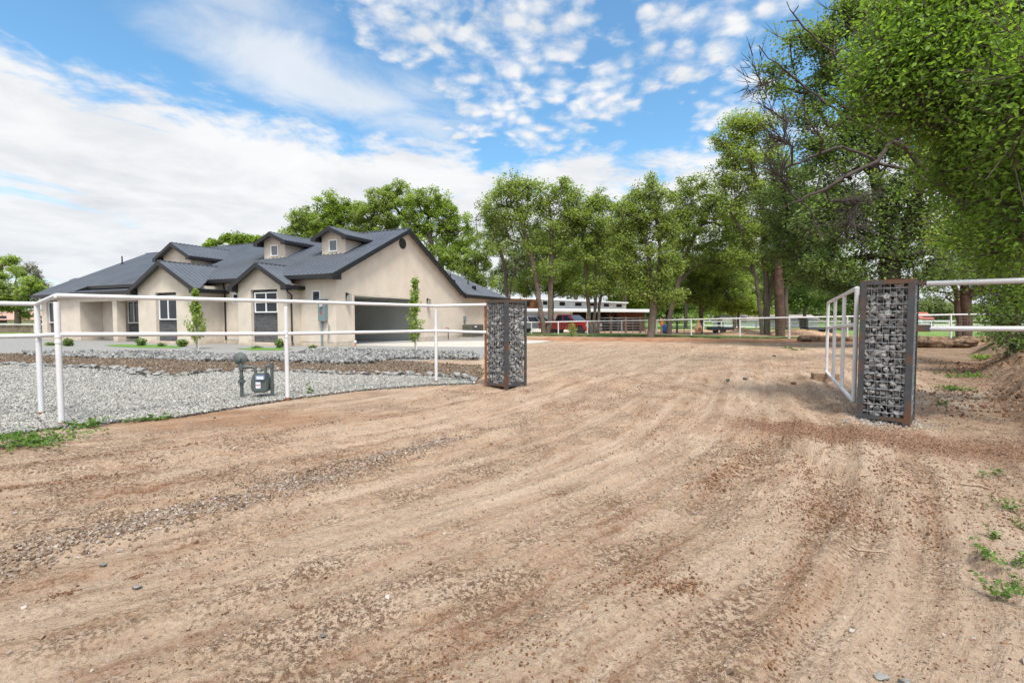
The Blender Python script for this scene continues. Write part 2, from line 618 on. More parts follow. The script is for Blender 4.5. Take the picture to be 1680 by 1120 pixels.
def ground_h(x, y):
    x = np.asarray(x, float)
    y = np.asarray(y, float)
    r0 = np.hypot(x - TC[0], y - TC[1])
    al = (x - TC[0]) * .44 + (y - TC[1]) * .898
    rl = (x - TC[0]) * .898 - (y - TC[1]) * .44
    r = np.hypot(rl, np.minimum(al, 0))
    a = np.arctan2(np.minimum(al, 0), np.abs(rl)) + np.maximum(al, 0) * .09
    dist = np.hypot(x, y)
    near = 1 - sstep(dist, 14, 30)
    # wheel ruts round the turn
    rr = r + .35 * (fbm(a * 2.5, r * .2, 2, 3) - .5)
    rut = (vnoise(rr * 3.2, a * 1.3, 5) - .5) * .08 + (vnoise(rr * 8.0, a * 4, 8) - .5) * .04 + (vnoise(rr * 22.0, a * 14, 9) - .5) * .02
    inroad = sstep(r, 8.4, 9.6) * (1 - sstep(x - .25 * y, 3.0, 5.5) * .7)
    h = rut * inroad * near
    # churned, crumbly soil
    ch = sstep(fbm(x * .8, y * .8, 3, 21), .48, .62)
    ch = np.maximum(ch, .75 * sstep(x - .1 * y, 1.5, 3.5) * (1 - sstep(y, 9, 16)))
    cr = fbm(x * 9, y * 9, 4, 31) - .5
    h = h + ch * near * cr * .06
    h = h + near * (fbm(x * 26, y * 26, 2, 41) - .5) * .018
    h = h + (fbm(x * .5, y * .5, 2, 51) - .5) * .06 * sstep(dist, 2, 6)
    # one clear rut on the right, running away from the viewer
    xr = 2.55 + .10 * (y - 2.5) + .05 * np.sin(y * 1.7)
    h = h - .05 * np.exp(-((x - xr) / .05) ** 2) * (1 - sstep(y, 4.5, 6)) * sstep(y, 1.5, 2.2)
    h = h + .025 * np.exp(-((x - xr - .16) / .07) ** 2) * (1 - sstep(y, 4.5, 6))
    # bank on the right
    toe = .92 * y + .75 + .5 * (fbm(y * .6, y * .1, 2, 61) - .5)
    b = np.clip((x - toe) * .5, 0, .95)
    b = b * sstep(y, 3.5, 7) * (1 - sstep(y, 19, 26))
    h = h + b * (1 + .5 * (fbm(x * 2.2, y * 2.2, 4, 71) - .5)) + (fbm(x * 4, y * 4, 4, 73) - .5) * .42 * np.clip(b * 2.5, 0, 1)
    # low berm under the far fence
    by = 30.5 + .26 * np.maximum(14 - x, 0)
    bm_ = np.exp(-((y - by) / 1.6) ** 2) * sstep(x, -1, 4)
    h = h + bm_ * .13 * (.6 + .8 * fbm(x * .9, y * .9, 3, 81))
    # smooth and level under the house and its yard
    yard = (1 - sstep(r0, 8.2, 8.9)) * (x < 2)
    # side of the fence line, measured square to it
    s1 = (-(x + 5.6) * .70 + (y - 5.2) * .714) - .25
    s3 = (.05 + .13 * np.maximum(y - 9.7, 0)) - x - .5
    y2 = sstep(np.minimum(s1, s3), 0, .6) * (y > 3)
    yard = np.maximum(yard, y2)
    return h * (1 - yard)


def GH(x, y):
    return float(ground_h(np.array([x]), np.array([y]))[0])


def build_ground():
    ang = np.concatenate([np.linspace(-62, 62, 901), np.linspace(62, 298, 60)[1:-1]])
    ang = np.radians(ang)
    rad = np.concatenate([np.geomspace(.6, 1.5, 14)[:-1], np.geomspace(1.5, 34, 560)[:-1], np.geomspace(34, 3000, 60)])
    A, Rr = np.meshgrid(ang, rad)
    X, Y = Rr * np.sin(A), Rr * np.cos(A)
    Z = ground_h(X, Y)
    nr, na = X.shape
    V = np.stack([X.ravel(), Y.ravel(), Z.ravel()], 1)
    i = np.arange(nr - 1)[:, None] * na
    j = np.arange(na)[None, :]
    j2 = (j + 1) % na
    q = np.stack([i + j, i + na + j, i + na + j2, i + j2], -1).reshape(-1, 4)
    V = np.vstack([V, [[0, 0, 0]]])
    c = len(V) - 1
    t3 = np.stack([np.full(na, c), np.arange(na), (np.arange(na) + 1) % na], 1)
    loops = np.concatenate([q.ravel(), t3.ravel()])
    sizes = np.concatenate([np.full(len(q), 4), np.full(len(t3), 3)])
    m = bpy.data.materials.new('dirt')
    m.use_nodes = True
    t = NT(m.node_tree)
    b = t.n['Principled BSDF']
    geo = t.new('ShaderNodeNewGeometry')
    P = geo.outputs['Position']
    sp = t.new('ShaderNodeSeparateXYZ')
    t.l.new(P, sp.inputs[0])
    x, y, z = sp.outputs
    dx, dy = t.math('SUBTRACT', x, TC[0]), t.math('SUBTRACT', y, TC[1])
    al = t.math('ADD', t.math('MULTIPLY', dx, .44), t.math('MULTIPLY', dy, .898))
    rl = t.math('SUBTRACT', t.math('MULTIPLY', dx, .898), t.math('MULTIPLY', dy, .44))
    am = t.math('MINIMUM', al, 0.0)
    r = t.math('SQRT', t.math('ADD', t.math('MULTIPLY', rl, rl), t.math('MULTIPLY', am, am)))
    a = t.math('ADD', t.math('ARCTAN2', am, t.math('ABSOLUTE', rl)), t.math('MULTIPLY', t.math('MAXIMUM', al, 0.0), .09))
    warp = t.math('MULTIPLY', t.noise(P, .6, 3), .8)
    trk = t.comb(t.math('ADD', r, warp), t.math('MULTIPLY', a, 2.4), 0.0)
    n1 = t.noise(trk, 2.6, 8, .66)           # streaks along the tracks
    n2 = t.noise(P, 1.1, 7, .65)
    n3 = t.noise(P, 9, 8, .72)
    n4 = t.noise(P, 42, 5, .7)
    trk2 = t.comb(t.math('ADD', r, t.math('MULTIPLY', warp, .35)), t.math('MULTIPLY', a, 1.1), 3.0)
    n5 = t.noise(trk2, 9.0, 7, .72)          # thin streaks
    n6 = t.noise(P, 75, 4, .75)              # grain
    f = t.math('ADD', t.math('MULTIPLY', n1, .15), t.math('MULTIPLY', n2, .11))
    f = t.math('ADD', f, t.math('MULTIPLY', n5, .34))
    f = t.math('ADD', f, t.math('MULTIPLY', n3, .10))
    f = t.math('ADD', f, t.math('MULTIPLY', n4, .18))
    f = t.math('ADD', f, t.math('MULTIPLY', n6, .12))
    col = t.ramp(f, [(.405, (.14, .068, .036)), (.44, (.24, .137, .082)), (.475, (.345, .236, .157)), (.52, (.425, .308, .215)), (.58, (.50, .385, .285))])
    lane = t.noise(t.comb(t.math('ADD', r, t.math('MULTIPLY', warp, .25)), t.math('MULTIPLY', a, .5), 7.0), 2.4, 2, .5)
    lane = t.ss(lane, .50, .60)
    col = t.mix(t.math('MULTIPLY', lane, .45), col, t.ramp(n5, [(.35, (.37, .265, .185)), (.62, (.53, .41, .305))]))
    # hollows between crumbs: their shade is put into the colour
    vo = t.new('ShaderNodeTexVoronoi', feature='F1')
    t.l.new(P, vo.inputs['Vector'])
    vo.inputs['Scale'].default_value = 38
    cm = t.math('ADD', t.math('MULTIPLY', t.noise(P, 1.6, 5, .65), .55), t.math('MULTIPLY', n5, .45))
    cm = t.math('MULTIPLY', t.ss(cm, .46, .56), t.math('SUBTRACT', 1.0, t.math('MULTIPLY', lane, .75)))
    cells = t.math('ADD', t.math('MULTIPLY', n4, .6), t.math('MULTIPLY', n6, .4))
    hollow_shade = t.math('MULTIPLY', cm, t.ss(cells, .52, .42))
    col = t.mix(t.math('MULTIPLY', hollow_shade, .8), col, (.12, .058, .03))
    pit_shade = t.ss(cells, .44, .38)  # deepest spots darkened again, shade put into the colour
    col = t.mix(t.math('MULTIPLY', pit_shade, .5), col, (.15, .085, .05))
    # pressed tyre treads in a few wheel lanes
    tread = None
    for r0_, w0_ in ((10.05, .10), (11.75, .11), (12.9, .10), (13.55, .11), (14.35, .10)):
        m_ = t.ss(t.math('ABSOLUTE', t.math('SUBTRACT', t.math('ADD', r, t.math('MULTIPLY', warp, .12)), r0_ + .05)), w0_, w0_ * .7)
        tread = m_ if tread is None else t.math('MAXIMUM', tread, m_)
    tread = t.math('MULTIPLY', tread, t.ss(t.noise(P, .9, 3, .6), .44, .54))
    chev = t.math('ABSOLUTE', t.math('SUBTRACT', t.math('FRACT', t.math('MULTIPLY', r, 4.5)), .5))
    lug = t.math('SINE', t.math('ADD', t.math('MULTIPLY', a, 860.0), t.math('MULTIPLY', chev, 9.0)))
    lug = t.math('MULTIPLY', t.ss(lug, -.3, .5), tread)
    col = t.mix(t.math('MULTIPLY', lug, .28), col, (.20, .115, .07))
    # redder soil patches
    red = t.ss(t.noise(P, .55, 5, .6), .52, .68)
    col = t.mix(t.math('MULTIPLY', red, .22), col, (.30, .145, .075))
    # red disturbed soil round the right pillar
    def spot(cx, cy, rx, ry, lo=1.15, hi=.55, ang=0.0):
        ux, uy = t.math('SUBTRACT', x, cx), t.math('SUBTRACT', y, cy)
        ca, sa = math.cos(ang), math.sin(ang)
        vx = t.math('ADD', t.math('MULTIPLY', ux, ca), t.math('MULTIPLY', uy, sa))
        vy = t.math('SUBTRACT', t.math('MULTIPLY', uy, ca), t.math('MULTIPLY', ux, sa))
        ex, ey = t.math('DIVIDE', vx, rx), t.math('DIVIDE', vy, ry)
        d = t.math('SQRT', t.math('ADD', t.math('MULTIPLY', ex, ex), t.math('MULTIPLY', ey, ey)))
        d = t.math('ADD', d, t.math('MULTIPLY', t.math('SUBTRACT', n2, .5), 1.2))
        return t.ss(d, lo, hi)
    col = t.mix(t.math('MULTIPLY', spot(4.3, 5.2, 2.0, .6, 1.35, .45, -.62), .72), col, t.ramp(cells, [(.40, (.09, .038, .022)), (.5, (.22, .105, .062)), (.62, (.38, .25, .175))]))
    col = t.mix(t.math('MULTIPLY', spot(-4.4, 6.3, 2.8, .7), .55), col, (.29, .15, .075))
    # darker litter soil on the right
    lit = t.math('MULTIPLY', t.ss(t.math('SUBTRACT', x, t.math('MULTIPLY', y, .72)), .9, 2.4), .7)
    col = t.mix(lit, col, t.ramp(n3, [(.32, (.07, .05, .034)), (.5, (.19, .12, .075)), (.68, (.34, .24, .165))]))
    # pale dried silt by the bank
    silt = t.math('MULTIPLY', spot(7.4, 8.1, 2.4, 1.3), t.ss(t.noise(t.comb(t.math('MULTIPLY', x, .8), t.math('MULTIPLY', y, 1.7), 0.0), 2.6, 8, .72), .47, .56))
    silt = t.math('MULTIPLY', silt, t.ss(t.math('SUBTRACT', x, t.math('MULTIPLY', y, .92)), 1.0, .3))
    col = t.mix(t.math('MULTIPLY', silt, .75), col, t.ramp(n4, [(.4, (.30, .26, .20)), (.6, (.50, .46, .39))]))
    # grey gravelly middle distance
    gm = t.math('MULTIPLY', spot(3.2, 19, 5.5, 8), .42)
    col = t.mix(gm, col, t.ramp(n3, [(.35, (.15, .115, .08)), (.62, (.36, .28, .205))]))
    # rusty berm
    bb = t.math('SUBTRACT', y, t.math('ADD', 29.3, t.math('MULTIPLY', t.math('MAXIMUM', t.math('SUBTRACT', 14.0, x), 0.0), .26)))
    bw = t.math('MULTIPLY', t.ss(t.math('ABSOLUTE', t.math('ADD', bb, t.math('MULTIPLY', t.math('SUBTRACT', n2, .5), 5.0))), 2.6, 1.3), t.ss(x, -1.5, 2.5))
    col = t.mix(t.math('MULTIPLY', bw, .8), col, t.ramp(n2, [(.35, (.22, .095, .045)), (.65, (.36, .19, .105))]))
    t.l.new(col, b.inputs['Base Color'])
    b.inputs['Roughness'].default_value = .95
    b.inputs['Specular IOR Level'].default_value = .15
    h = t.math('ADD', t.math('MULTIPLY', n3, .05), t.math('MULTIPLY', n4, .030))
    h = t.math('ADD', h, t.math('MULTIPLY', n5, .06))
    h = t.math('ADD', h, t.math('MULTIPLY', n6, .014))
    h = t.math('ADD', h, t.math('MULTIPLY', t.noise(P, 140, 3, .7), .004))
    h = t.math('SUBTRACT', h, t.math('MULTIPLY', hollow_shade, .008))
    h = t.math('SUBTRACT', h, t.math('MULTIPLY', lug, .012))
    bn = t.new('ShaderNodeBump')
    bn.inputs['Strength'].default_value = .9
    bn.inputs['Distance'].default_value = 1.0
    t.l.new(h, bn.inputs['Height'])
    t.l.new(bn.outputs[0], b.inputs['Normal'])
    o = np_mesh('ground', V, loops, sizes, m, smooth=True)
    tag(o, 'bare reddish tan dirt with wheel tracks sweeping through the gateway', 'ground', kind='structure')


build_ground()


def ground_mat(name, c0, c1, c2, scale, vscale=0, bump=.02):
    m = bpy.data.materials.new(name)
    m.use_nodes = True
    t = NT(m.node_tree)
    b = t.n['Principled BSDF']
    P = t.new('ShaderNodeNewGeometry').outputs['Position']
    n = t.noise(P, scale, 8, .7)
    c = t.ramp(n, [(.34, c0), (.5, c1), (.66, c2)])
    h = n
    if vscale:
        vo = t.new('ShaderNodeTexVoronoi')
        t.l.new(P, vo.inputs['Vector'])
        vo.inputs['Scale'].default_value = vscale
        g_ = t.new('ShaderNodeSeparateColor')
        t.l.new(vo.outputs['Color'], g_.inputs[0])
        c = t.ramp(t.math('ADD', t.math('MULTIPLY', g_.outputs[0], .7), t.math('MULTIPLY', n, .3)), [(.15, c0), (.5, c1), (.85, c2)])
        c = t.mix(t.ss(vo.outputs['Distance'], .35, .75), c, tuple(v * .35 for v in c0))
        h = t.math('SUBTRACT', 1.0, vo.outputs['Distance'])
    t.l.new(c, b.inputs['Base Color'])
    b.inputs['Roughness'].default_value = .95
    b.inputs['Specular IOR Level'].default_value = .15
    bn = t.new('ShaderNodeBump')
    bn.inputs['Distance'].default_value = bump
    t.l.new(h, bn.inputs['Height'])
    t.l.new(bn.outputs[0], b.inputs['Normal'])
    return m


def sheet(name, pts, z, m, label, cat, kind='structure', thick=.15, wob=0.0):
    """flat ground sheet with outline in world xy, top at z, its edge going down into the ground"""
    if wob:
        q = []
        for i in range(len(pts)):
            a, b = Vector(pts[i]), Vector(pts[(i + 1) % len(pts)])
            n = max(1, int((b - a).length / .35))
            for k in range(n):
                p = a.lerp(b, k / n)
                q.append((p.x + (fbm(p.x * 2, p.y * 2, 3, 91) - .5) * wob, p.y + (fbm(p.x * 2, p.y * 2, 3, 95) - .5) * wob))
        pts = q
    mb = MB()
    mb.panel([(float(a), float(b)) for a, b in pts], [], lambda a, b, d: Vector((a, b, d)), z, z - thick)
    o = mb.build(name, m)
    return tag(o, label, cat, kind=kind)


def pxpoly(pp, z=0.0):
    return [gp(a, b, z) for a, b in pp]


gravel_px = [(780, 626), (780, 630), (700, 633), (600, 641), (500, 653), (440, 662), (370, 673), (300, 685), (200, 693), (130, 701), (60, 708), (0, 719)]
gravel_poly = pxpoly(gravel_px) + [(-9.5, 3.6), (-18, 3.2), (-26, 12), (-24, 17)] + \
    pxpoly([(0, 601), (100, 603), (200, 610), (250, 618), (300, 620), (340, 613), (400, 613), (470, 612), (560, 617), (700, 619)])
M['gravel_bed'] = ground_mat('gravel_bed', (.15, .148, .14), (.22, .217, .205), (.30, .295, .28), 22, 34, .02)
sheet('gravel_yard', gravel_poly, .024, M['gravel_bed'], 'pale grey crushed gravel filling the corner behind the white fence', 'gravel', wob=.25)
mulch_poly = pxpoly([(0, 600), (100, 602), (200, 609), (250, 617), (300, 619), (340, 612), (400, 612), (470, 611), (560, 616), (700, 618), (782, 626), (795, 612), (790, 600)]) + \
    pxpoly([(640, 592), (560, 594), (470, 592), (400, 590), (330, 590), (250, 585), (150, 584), (60, 581), (0, 580)]) + [(-34, 22), (-30, 15.5)]
M['mulch'] = ground_mat('mulch', (.07, .046, .03), (.145, .10, .066), (.23, .17, .12), 16, 0, .05)
sheet('mulch_bed', mulch_poly, .018, M['mulch'], 'strip of raked brown mulch between the grey rocks and the pale gravel', 'mulch', wob=.3)
apron_poly = pxpoly([(0, 581), (60, 582), (150, 585), (250, 586), (330, 591), (400, 591), (470, 593), (560, 594), (640, 592), (790, 590), (800, 570), (862, 565)]) + \
    [(2.5, 29.5), (.5, 31.5), (-1.2, 37), (-12, 42), (-34, 44), (-44, 38), (-42, 26)]
M['apron'] = ground_mat('fine_grey_gravel', (.14, .137, .13), (.22, .215, .205), (.30, .29, .275), 30, 0, .01)
sheet('gravel_apron', apron_poly, .012, M['apron'], 'fine grey crusher gravel spread along the foot of the beige house', 'gravel', wob=.1)
drive_poly = pxpoly([(573, 567), (640, 569), (720, 570), (790, 570.5), (840, 567), (880, 563.5), (905, 561), (890, 559.5), (862, 558.8), (800, 560), (735, 561), (700, 561.3)])
sheet('driveway', drive_poly, .045, M['concrete'], 'pale concrete driveway slab in front of the open garage', 'driveway')
M['turf'] = ground_mat('green_turf', (.06, .12, .03), (.10, .19, .04), (.16, .27, .07), 40, 0, .02)
sheet('lawn', pxpoly([(172, 567), (200, 565.5), (260, 566.5), (300, 569), (296, 571.3), (230, 571), (190, 569.3)]), .03, M['turf'], 'thin strip of bright green turf before the middle of the house', 'lawn')
sheet('lawn', pxpoly([(388, 572.6), (420, 571), (470, 572), (480, 573.5), (465, 575), (415, 575.2)]), .03, M['turf'], 'thin strip of green turf below the smaller front gable', 'lawn')
sheet('lawn', pxpoly([(508, 579), (520, 577.5), (545, 577), (552, 578.4), (535, 580.6), (515, 581.5)]), .034, M['turf'], 'small patch of green turf by the rubble near the meter box', 'lawn')
M['field'] = ground_mat('field_grass', (.075, .12, .03), (.135, .205, .05), (.21, .28, .085), 1.3, 0, .04)
M['fence_grass'] = ground_mat('dark_grass', (.05, .085, .025), (.10, .14, .05), (.2, .19, .1), 3, 0, .05)
field = [(-10, 42), (-4, 46), (2.5, 42.5), (10, 40.6), (13.5, 37.2), (18.5, 33.2), (22, 32.0), (33, 33.2), (60, 34), (400, 60), (900, 500), (600, 1500), (-600, 1500), (-500, 90), (-90, 60), (-44, 44), (-20, 42)]
sheet('field', field, .05, M['field'], 'bright green pasture stretching away beyond the far white fence', 'field')
sheet('grass_verge', [(-1, 40.0), (2, 39.4), (6, 37.2), (9.5, 37.6), (12.5, 36.5), (14.5, 33.8), (18.5, 31.1), (23, 30.4), (24, 32.6), (18.6, 34.2), (13.6, 38.2), (10, 41.8), (2.5, 43.5), (-1, 43.5)],
      .16, M['fence_grass'], 'narrow verge of dull grass under the far white fence', 'grass', thick=.4, wob=.5)
M['yard_dirt'] = ground_mat('corral_dirt', (.22, .12, .07), (.36, .23, .14), (.48, .34, .22), 1.2, 0, .05)
sheet('corral_ground', [(-6, 43.6), (9, 43), (14, 39.5), (17, 37), (26, 36.5), (32, 48), (30, 62), (-6, 62)], .07, M['yard_dirt'], 'trampled tan dirt round the barn and corral', 'ground', wob=.8)


# ------------------------------------------------------------------ stones
def rock_protos(k, cuts='ico'):
    out = []
    for i in range(k):
        bm = bmesh.new()
        if cuts == 'ico':
            bmesh.ops.create_icosphere(bm, subdivisions=1, radius=.5)
        elif cuts == 'ico2':
            bmesh.ops.create_icosphere(bm, subdivisions=2, radius=.5)
        else:
            bmesh.ops.create_cube(bm, size=.8)
        v = np.array([q.co[:] for q in bm.verts])
        # cut by a few random planes -> angular facets
        for _ in range(7 if cuts != 'cube' else 2):
            n = rng.normal(size=3)
            n /= np.linalg.norm(n)
            d = v @ n
            lim = rng.uniform(.22, .38)
            v = v - np.outer(np.maximum(d - lim, 0), n)
        v += rng.normal(size=v.shape) * .035
        bmesh.ops.triangulate(bm, faces=bm.faces)
        f = np.array([[q.index for q in fc.verts] for fc in bm.faces])
        bm.free()
        out.append((v, f))
    return out


PR_ICO = rock_protos(14)
PR_CUBE = rock_protos(14, 'cube')
PR_ICO2 = rock_protos(10, 'ico2')


def rot_mats(n, flat=0.0):
    q = rng.normal(size=(n, 4))
    if flat:
        q[:, 1:3] *= (1 - flat)
    q /= np.linalg.norm(q, axis=1)[:, None]
    w, x, y, z = q.T
    return np.stack([1 - 2 * (y * y + z * z), 2 * (x * y - z * w), 2 * (x * z + y * w),
                     2 * (x * y + z * w), 1 - 2 * (x * x + z * z), 2 * (y * z - x * w),
                     2 * (x * z - y * w), 2 * (y * z + x * w), 1 - 2 * (x * x + y * y)], 1).reshape(n, 3, 3)


def stones(name, pos, size, m, protos, parent=None, sq=(.55, 1.0), flat=0.0, tint=None):
    n = len(pos)
    size = np.broadcast_to(size, (n,))
    which = rng.integers(0, len(protos), n)
    Rm = rot_mats(n, flat)
    S = rng.uniform(.75, 1.25, (n, 3))
    S[:, 2] = rng.uniform(sq[0], sq[1], n)
    tint = rng.random(n) if tint is None else tint
    Vs, Fs, Ts, off = [], [], [], 0
    for k, (v, f) in enumerate(protos):
        idx = np.where(which == k)[0]
        if not len(idx): continue
        vv = v[None] * (S[idx] * size[idx, None])[:, None, :]
        vv = np.einsum('nij,nvj->nvi', Rm[idx], vv) + pos[idx][:, None, :]
        Vs.append(vv.reshape(-1, 3))
        ff = f[None] + (np.arange(len(idx)) * len(v))[:, None, None] + off
        Fs.append(ff.reshape(-1, 3))
        Ts.append(np.repeat(tint[idx], len(v)))
        off += len(idx) * len(v)
    return np_mesh(name, np.vstack(Vs), np.vstack(Fs), 3, m, parent, np.concatenate(Ts))


def in_poly(x, y, poly):
    ins = np.zeros(len(x), bool)
    n = len(poly)
    for i in range(n):
        x0, y0 = poly[i]
        x1, y1 = poly[(i + 1) % n]
        if y0 == y1: continue
        c = ((y0 > y) != (y1 > y)) & (x < (x1 - x0) * (y - y0) / (y1 - y0) + x0)
        ins ^= c
    return ins


def scatter(poly, n, power=1.0):
    """points in a world polygon, thicker near the viewer (density ~ 1/d^power)"""
    P = np.array(poly, float)
    lo, hi = P.min(0), P.max(0)
    got = []
    tot = 0
    while tot < n:
        c = rng.uniform(lo, hi, (n * 6, 2))
        d = np.hypot(c[:, 0], c[:, 1])
        dmin = max(2.0, np.hypot(P[:, 0], P[:, 1]).min())
        k = rng.random(len(c)) < (dmin / d) ** power
        c = c[k]
        c = c[in_poly(c[:, 0], c[:, 1], poly)]
        got.append(c)
        tot += len(c)
        if len(got) > 60: break
    return np.vstack(got)[:n]


def view_filter(p, margin=8):
    a = np.degrees(np.arctan2(p[:, 0], p[:, 1]))
    return p[np.abs(a) < 47 + margin]


# pale gravel
g_ = view_filter(scatter(gravel_poly, 140000, 1.25), 4)
d_ = np.hypot(g_[:, 0], g_[:, 1])
o = stones('gravel', np.c_[g_, .028 + rng.random(len(g_)) * .012], rng.uniform(.019, .040, len(g_)) * (1 + np.clip(d_ - 8, 0, 20) * .03), M['gravel'], PR_CUBE, flat=.45, sq=(.45, .8))
tag(o, 'loose pale grey gravel stones lying in the yard behind the white fence', 'gravel', kind='stuff')

# rubble band below the house
band_top = [(30, 580), (150, 579), (300, 580), (400, 582), (480, 581), (520, 576), (580, 575), (640, 578), (700, 581), (770, 580), (786, 585)]
band_bot = [(785, 591), (720, 590), (650, 590), (610, 597), (560, 599), (500, 596), (440, 594), (390, 595), (330, 594), (260, 590), (150, 588), (50, 584)]
band = pxpoly(band_top + band_bot)
p_ = scatter(band, 12000, .6)
hgt = (fbm(p_[:, 0] * .35, p_[:, 1] * .35, 2, 5) - .3) * .35
xr_ = (p_[:, 0] > -9.5)
z_ = rng.random(len(p_)) * np.clip(hgt + .03 * xr_, .01, .09)
o = stones('rock_rubble', np.c_[p_, z_ + .03], rng.uniform(.06, .16, len(p_)), M['rubble'], PR_ICO, flat=.3)
tag(o, 'broad band of broken grey rock in front of the house', 'rubble', kind='stuff')
line = [(-40, 600), (0, 600.5), (60, 602), (120, 604), (180, 606), (210, 611), (240, 617), (280, 620.5), (320, 616), (350, 612), (400, 612), (440, 611.5), (500, 613), (560, 616), (640, 617), (700, 618.5), (745, 620), (782, 627)]
wl = [Vector(gp(*q)) for q in line]
pts = []
for a, b in zip(wl[:-1], wl[1:]):
    for k in range(int((b - a).length / .045)):
        q = a.lerp(b, random.random())
        wide = .30 if -13 < q.x < -8 else .16
        pts.append((q.x + random.gauss(0, wide * .5), q.y + random.gauss(0, wide), .03 + random.random() * .05))
o = stones('small_rocks', np.array(pts), rng.uniform(.05, .13, len(pts)), M['rubble'], PR_ICO)
tag(o, 'small broken grey rocks edging the gravel along the brown mulch', 'rock edging', kind='stuff')


def proto_rock_mesh(k):
    v, f = PR_ICO[k]
    me = bpy.data.meshes.new('border_rock')
    me.from_pydata((v * np.array([1.15, .95, .7])).tolist(), [], f.tolist())
    a = me.attributes.new('tint', 'FLOAT', 'POINT')
    a.data.foreach_set('value', np.full(len(v), .5 + .5 * random.random(), np.float32))
    me.materials.append(M['rubble'])
    return me


pm = [proto_rock_mesh(k) for k in range(10)]
tot_len = sum((b - a).length for a, b in zip(wl[:-1], wl[1:]))
for a, b in zip(wl[:-1], wl[1:]):
    n = max(1, int((b - a).length / .21))
    for k in range(n):
        q = a.lerp(b, (k + random.random() * .8) / n)
        o = bpy.data.objects.new('border_rock', pm[random.randrange(10)])
        o.location = (q.x + random.gauss(0, .05), q.y + random.gauss(0, .10), .075)
        s_ = random.uniform(.12, .27)
        o.scale = (s_ * 1.2, s_, s_ * .8)
        o.rotation_euler = (random.uniform(-.3, .3), random.uniform(-.3, .3), random.uniform(0, 6.28))
        C.objects.link(o)
        tag(o, 'grey border rock in the row between brown mulch and pale gravel', 'rock', 'rocks edging the gravel yard')

# mulch chips
p_ = scatter(mulch_poly, 15000, .8)
p_ = view_filter(p_, 3)
o = stones('mulch_chips', np.c_[p_, .02 + rng.random(len(p_)) * .02], rng.uniform(.02, .06, len(p_)), M['chips'], PR_CUBE, sq=(.25, .5), flat=.5)
tag(o, 'coarse brown wood chips covering the mulch strip', 'mulch', kind='stuff')

# loose stones and crumbs on the dirt
front_poly = [(-4.9, 5.4), (-3.0, 7.5), (-.9, 9.4), (.6, 9.6), (1.0, 24), (9, 26), (12, 12.5), (7.5, 6), (3.5, 2.2), (1.4, 1.2), (-1.4, 1.2), (-3.2, 2.1), (-9, 4.0)]
p_ = scatter(front_poly, 9000, 1.5)
near_ = np.hypot(p_[:, 0], p_[:, 1])
sz = rng.uniform(.004, .011, len(p_)) * (1 + near_ * .10) * np.where(rng.random(len(p_)) < .03, 2.2, 1)
o = stones('pebbles', np.c_[p_, ground_h(p_[:, 0], p_[:, 1]) + sz * .15], sz, M['pebble'], PR_CUBE, sq=(.4, .8), flat=.4)
tag(o, 'small loose pebbles scattered over the dirt approach', 'pebbles', kind='stuff')
p_ = scatter(front_poly, 130000, 1.45)
chm = fbm(p_[:, 0] * .8, p_[:, 1] * .8, 3, 21)
rr_ = np.hypot(p_[:, 0] - TC[0], p_[:, 1] - TC[1])
stk = vnoise(rr_ * 6, np.arctan2(p_[:, 1] - TC[1], p_[:, 0] - TC[0]) * 5, 8)
k_ = rng.random(len(p_)) < (.02 + .30 * sstep(chm, .50, .64) + .40 * sstep(stk, .66, .9) + .16 * ((p_[:, 0] - .1 * p_[:, 1] > 1.0) & (p_[:, 1] < 7)))
p_ = p_[k_]
near_ = np.hypot(p_[:, 0], p_[:, 1])
sz = rng.uniform(.003, .0095, len(p_)) * (1 + near_ * .07) * np.where(rng.random(len(p_)) < .015, 2.2, 1)
# rows of thrown-up clods: photo path, half width in m, count
for path, wd, cnt, smax in (([(1262, 1118), (1300, 1000), (1328, 880), (1335, 800), (1310, 750)], .028, 1300, .015), ([(1150, 800), (1200, 770), (1262, 725)], .07, 900, .024),
                            ([(1240, 760), (1300, 770), (1370, 800), (1400, 870)], .2, 1300, .017), ([(1340, 830), (1380, 860), (1420, 850)], .12, 1000, .018),
                            ([(1260, 722), (1340, 715), (1400, 730)], .14, 900, .022), ([(1250, 695), (1340, 705), (1480, 722), (1600, 735), (1675, 745)], .30, 6500, .018),
                            ([(1430, 745), (1500, 830), (1540, 900)], .08, 800, .02), ([(1080, 975), (1150, 968)], .03, 260, .02), ([(990, 985), (1040, 960), (1090, 930)], .12, 700, .016),
                            ([(860, 690), (700, 735), (560, 775)], .10, 900, .014), ([(0, 765), (180, 745), (360, 720), (560, 690)], .05, 900, .02), ([(0, 800), (200, 770)], .05, 400, .02),
                            ([(80, 970), (120, 963)], .03, 160, .015), ([(215, 940), (240, 932)], .02, 90, .015), ([(640, 1110), (760, 1080), (900, 1040)], .12, 900, .014),
                            ([(930, 690), (1000, 655), (1080, 628)], .12, 500, .025), ([(870, 640), (800, 645), (720, 640)], .10, 500, .022),
                            ([(1600, 640), (1680, 690)], .5, 1200, .05), ([(1600, 600), (1650, 600), (1680, 620)], .7, 1500, .07), ([(1560, 590), (1620, 640), (1680, 650)], .8, 1200, .04), ([(1540, 760), (1660, 880)], .25, 900, .02)):
    w_ = [np.array(gp(*q)) for q in path]
    sl_ = np.array([np.linalg.norm(b - a) for a, b in zip(w_[:-1], w_[1:])])
    cs = np.concatenate([[0], np.cumsum(sl_)])
    u_ = rng.random(cnt) * cs[-1]
    g_x = np.interp(u_, cs, [q[0] for q in w_])
    g_y = np.interp(u_, cs, [q[1] for q in w_])
    p_ = np.vstack([p_, np.c_[g_x + rng.normal(size=cnt) * wd, g_y + rng.normal(size=cnt) * wd]])
    sz = np.concatenate([sz, smax * rng.uniform(.15, 1, cnt) ** 1.6])
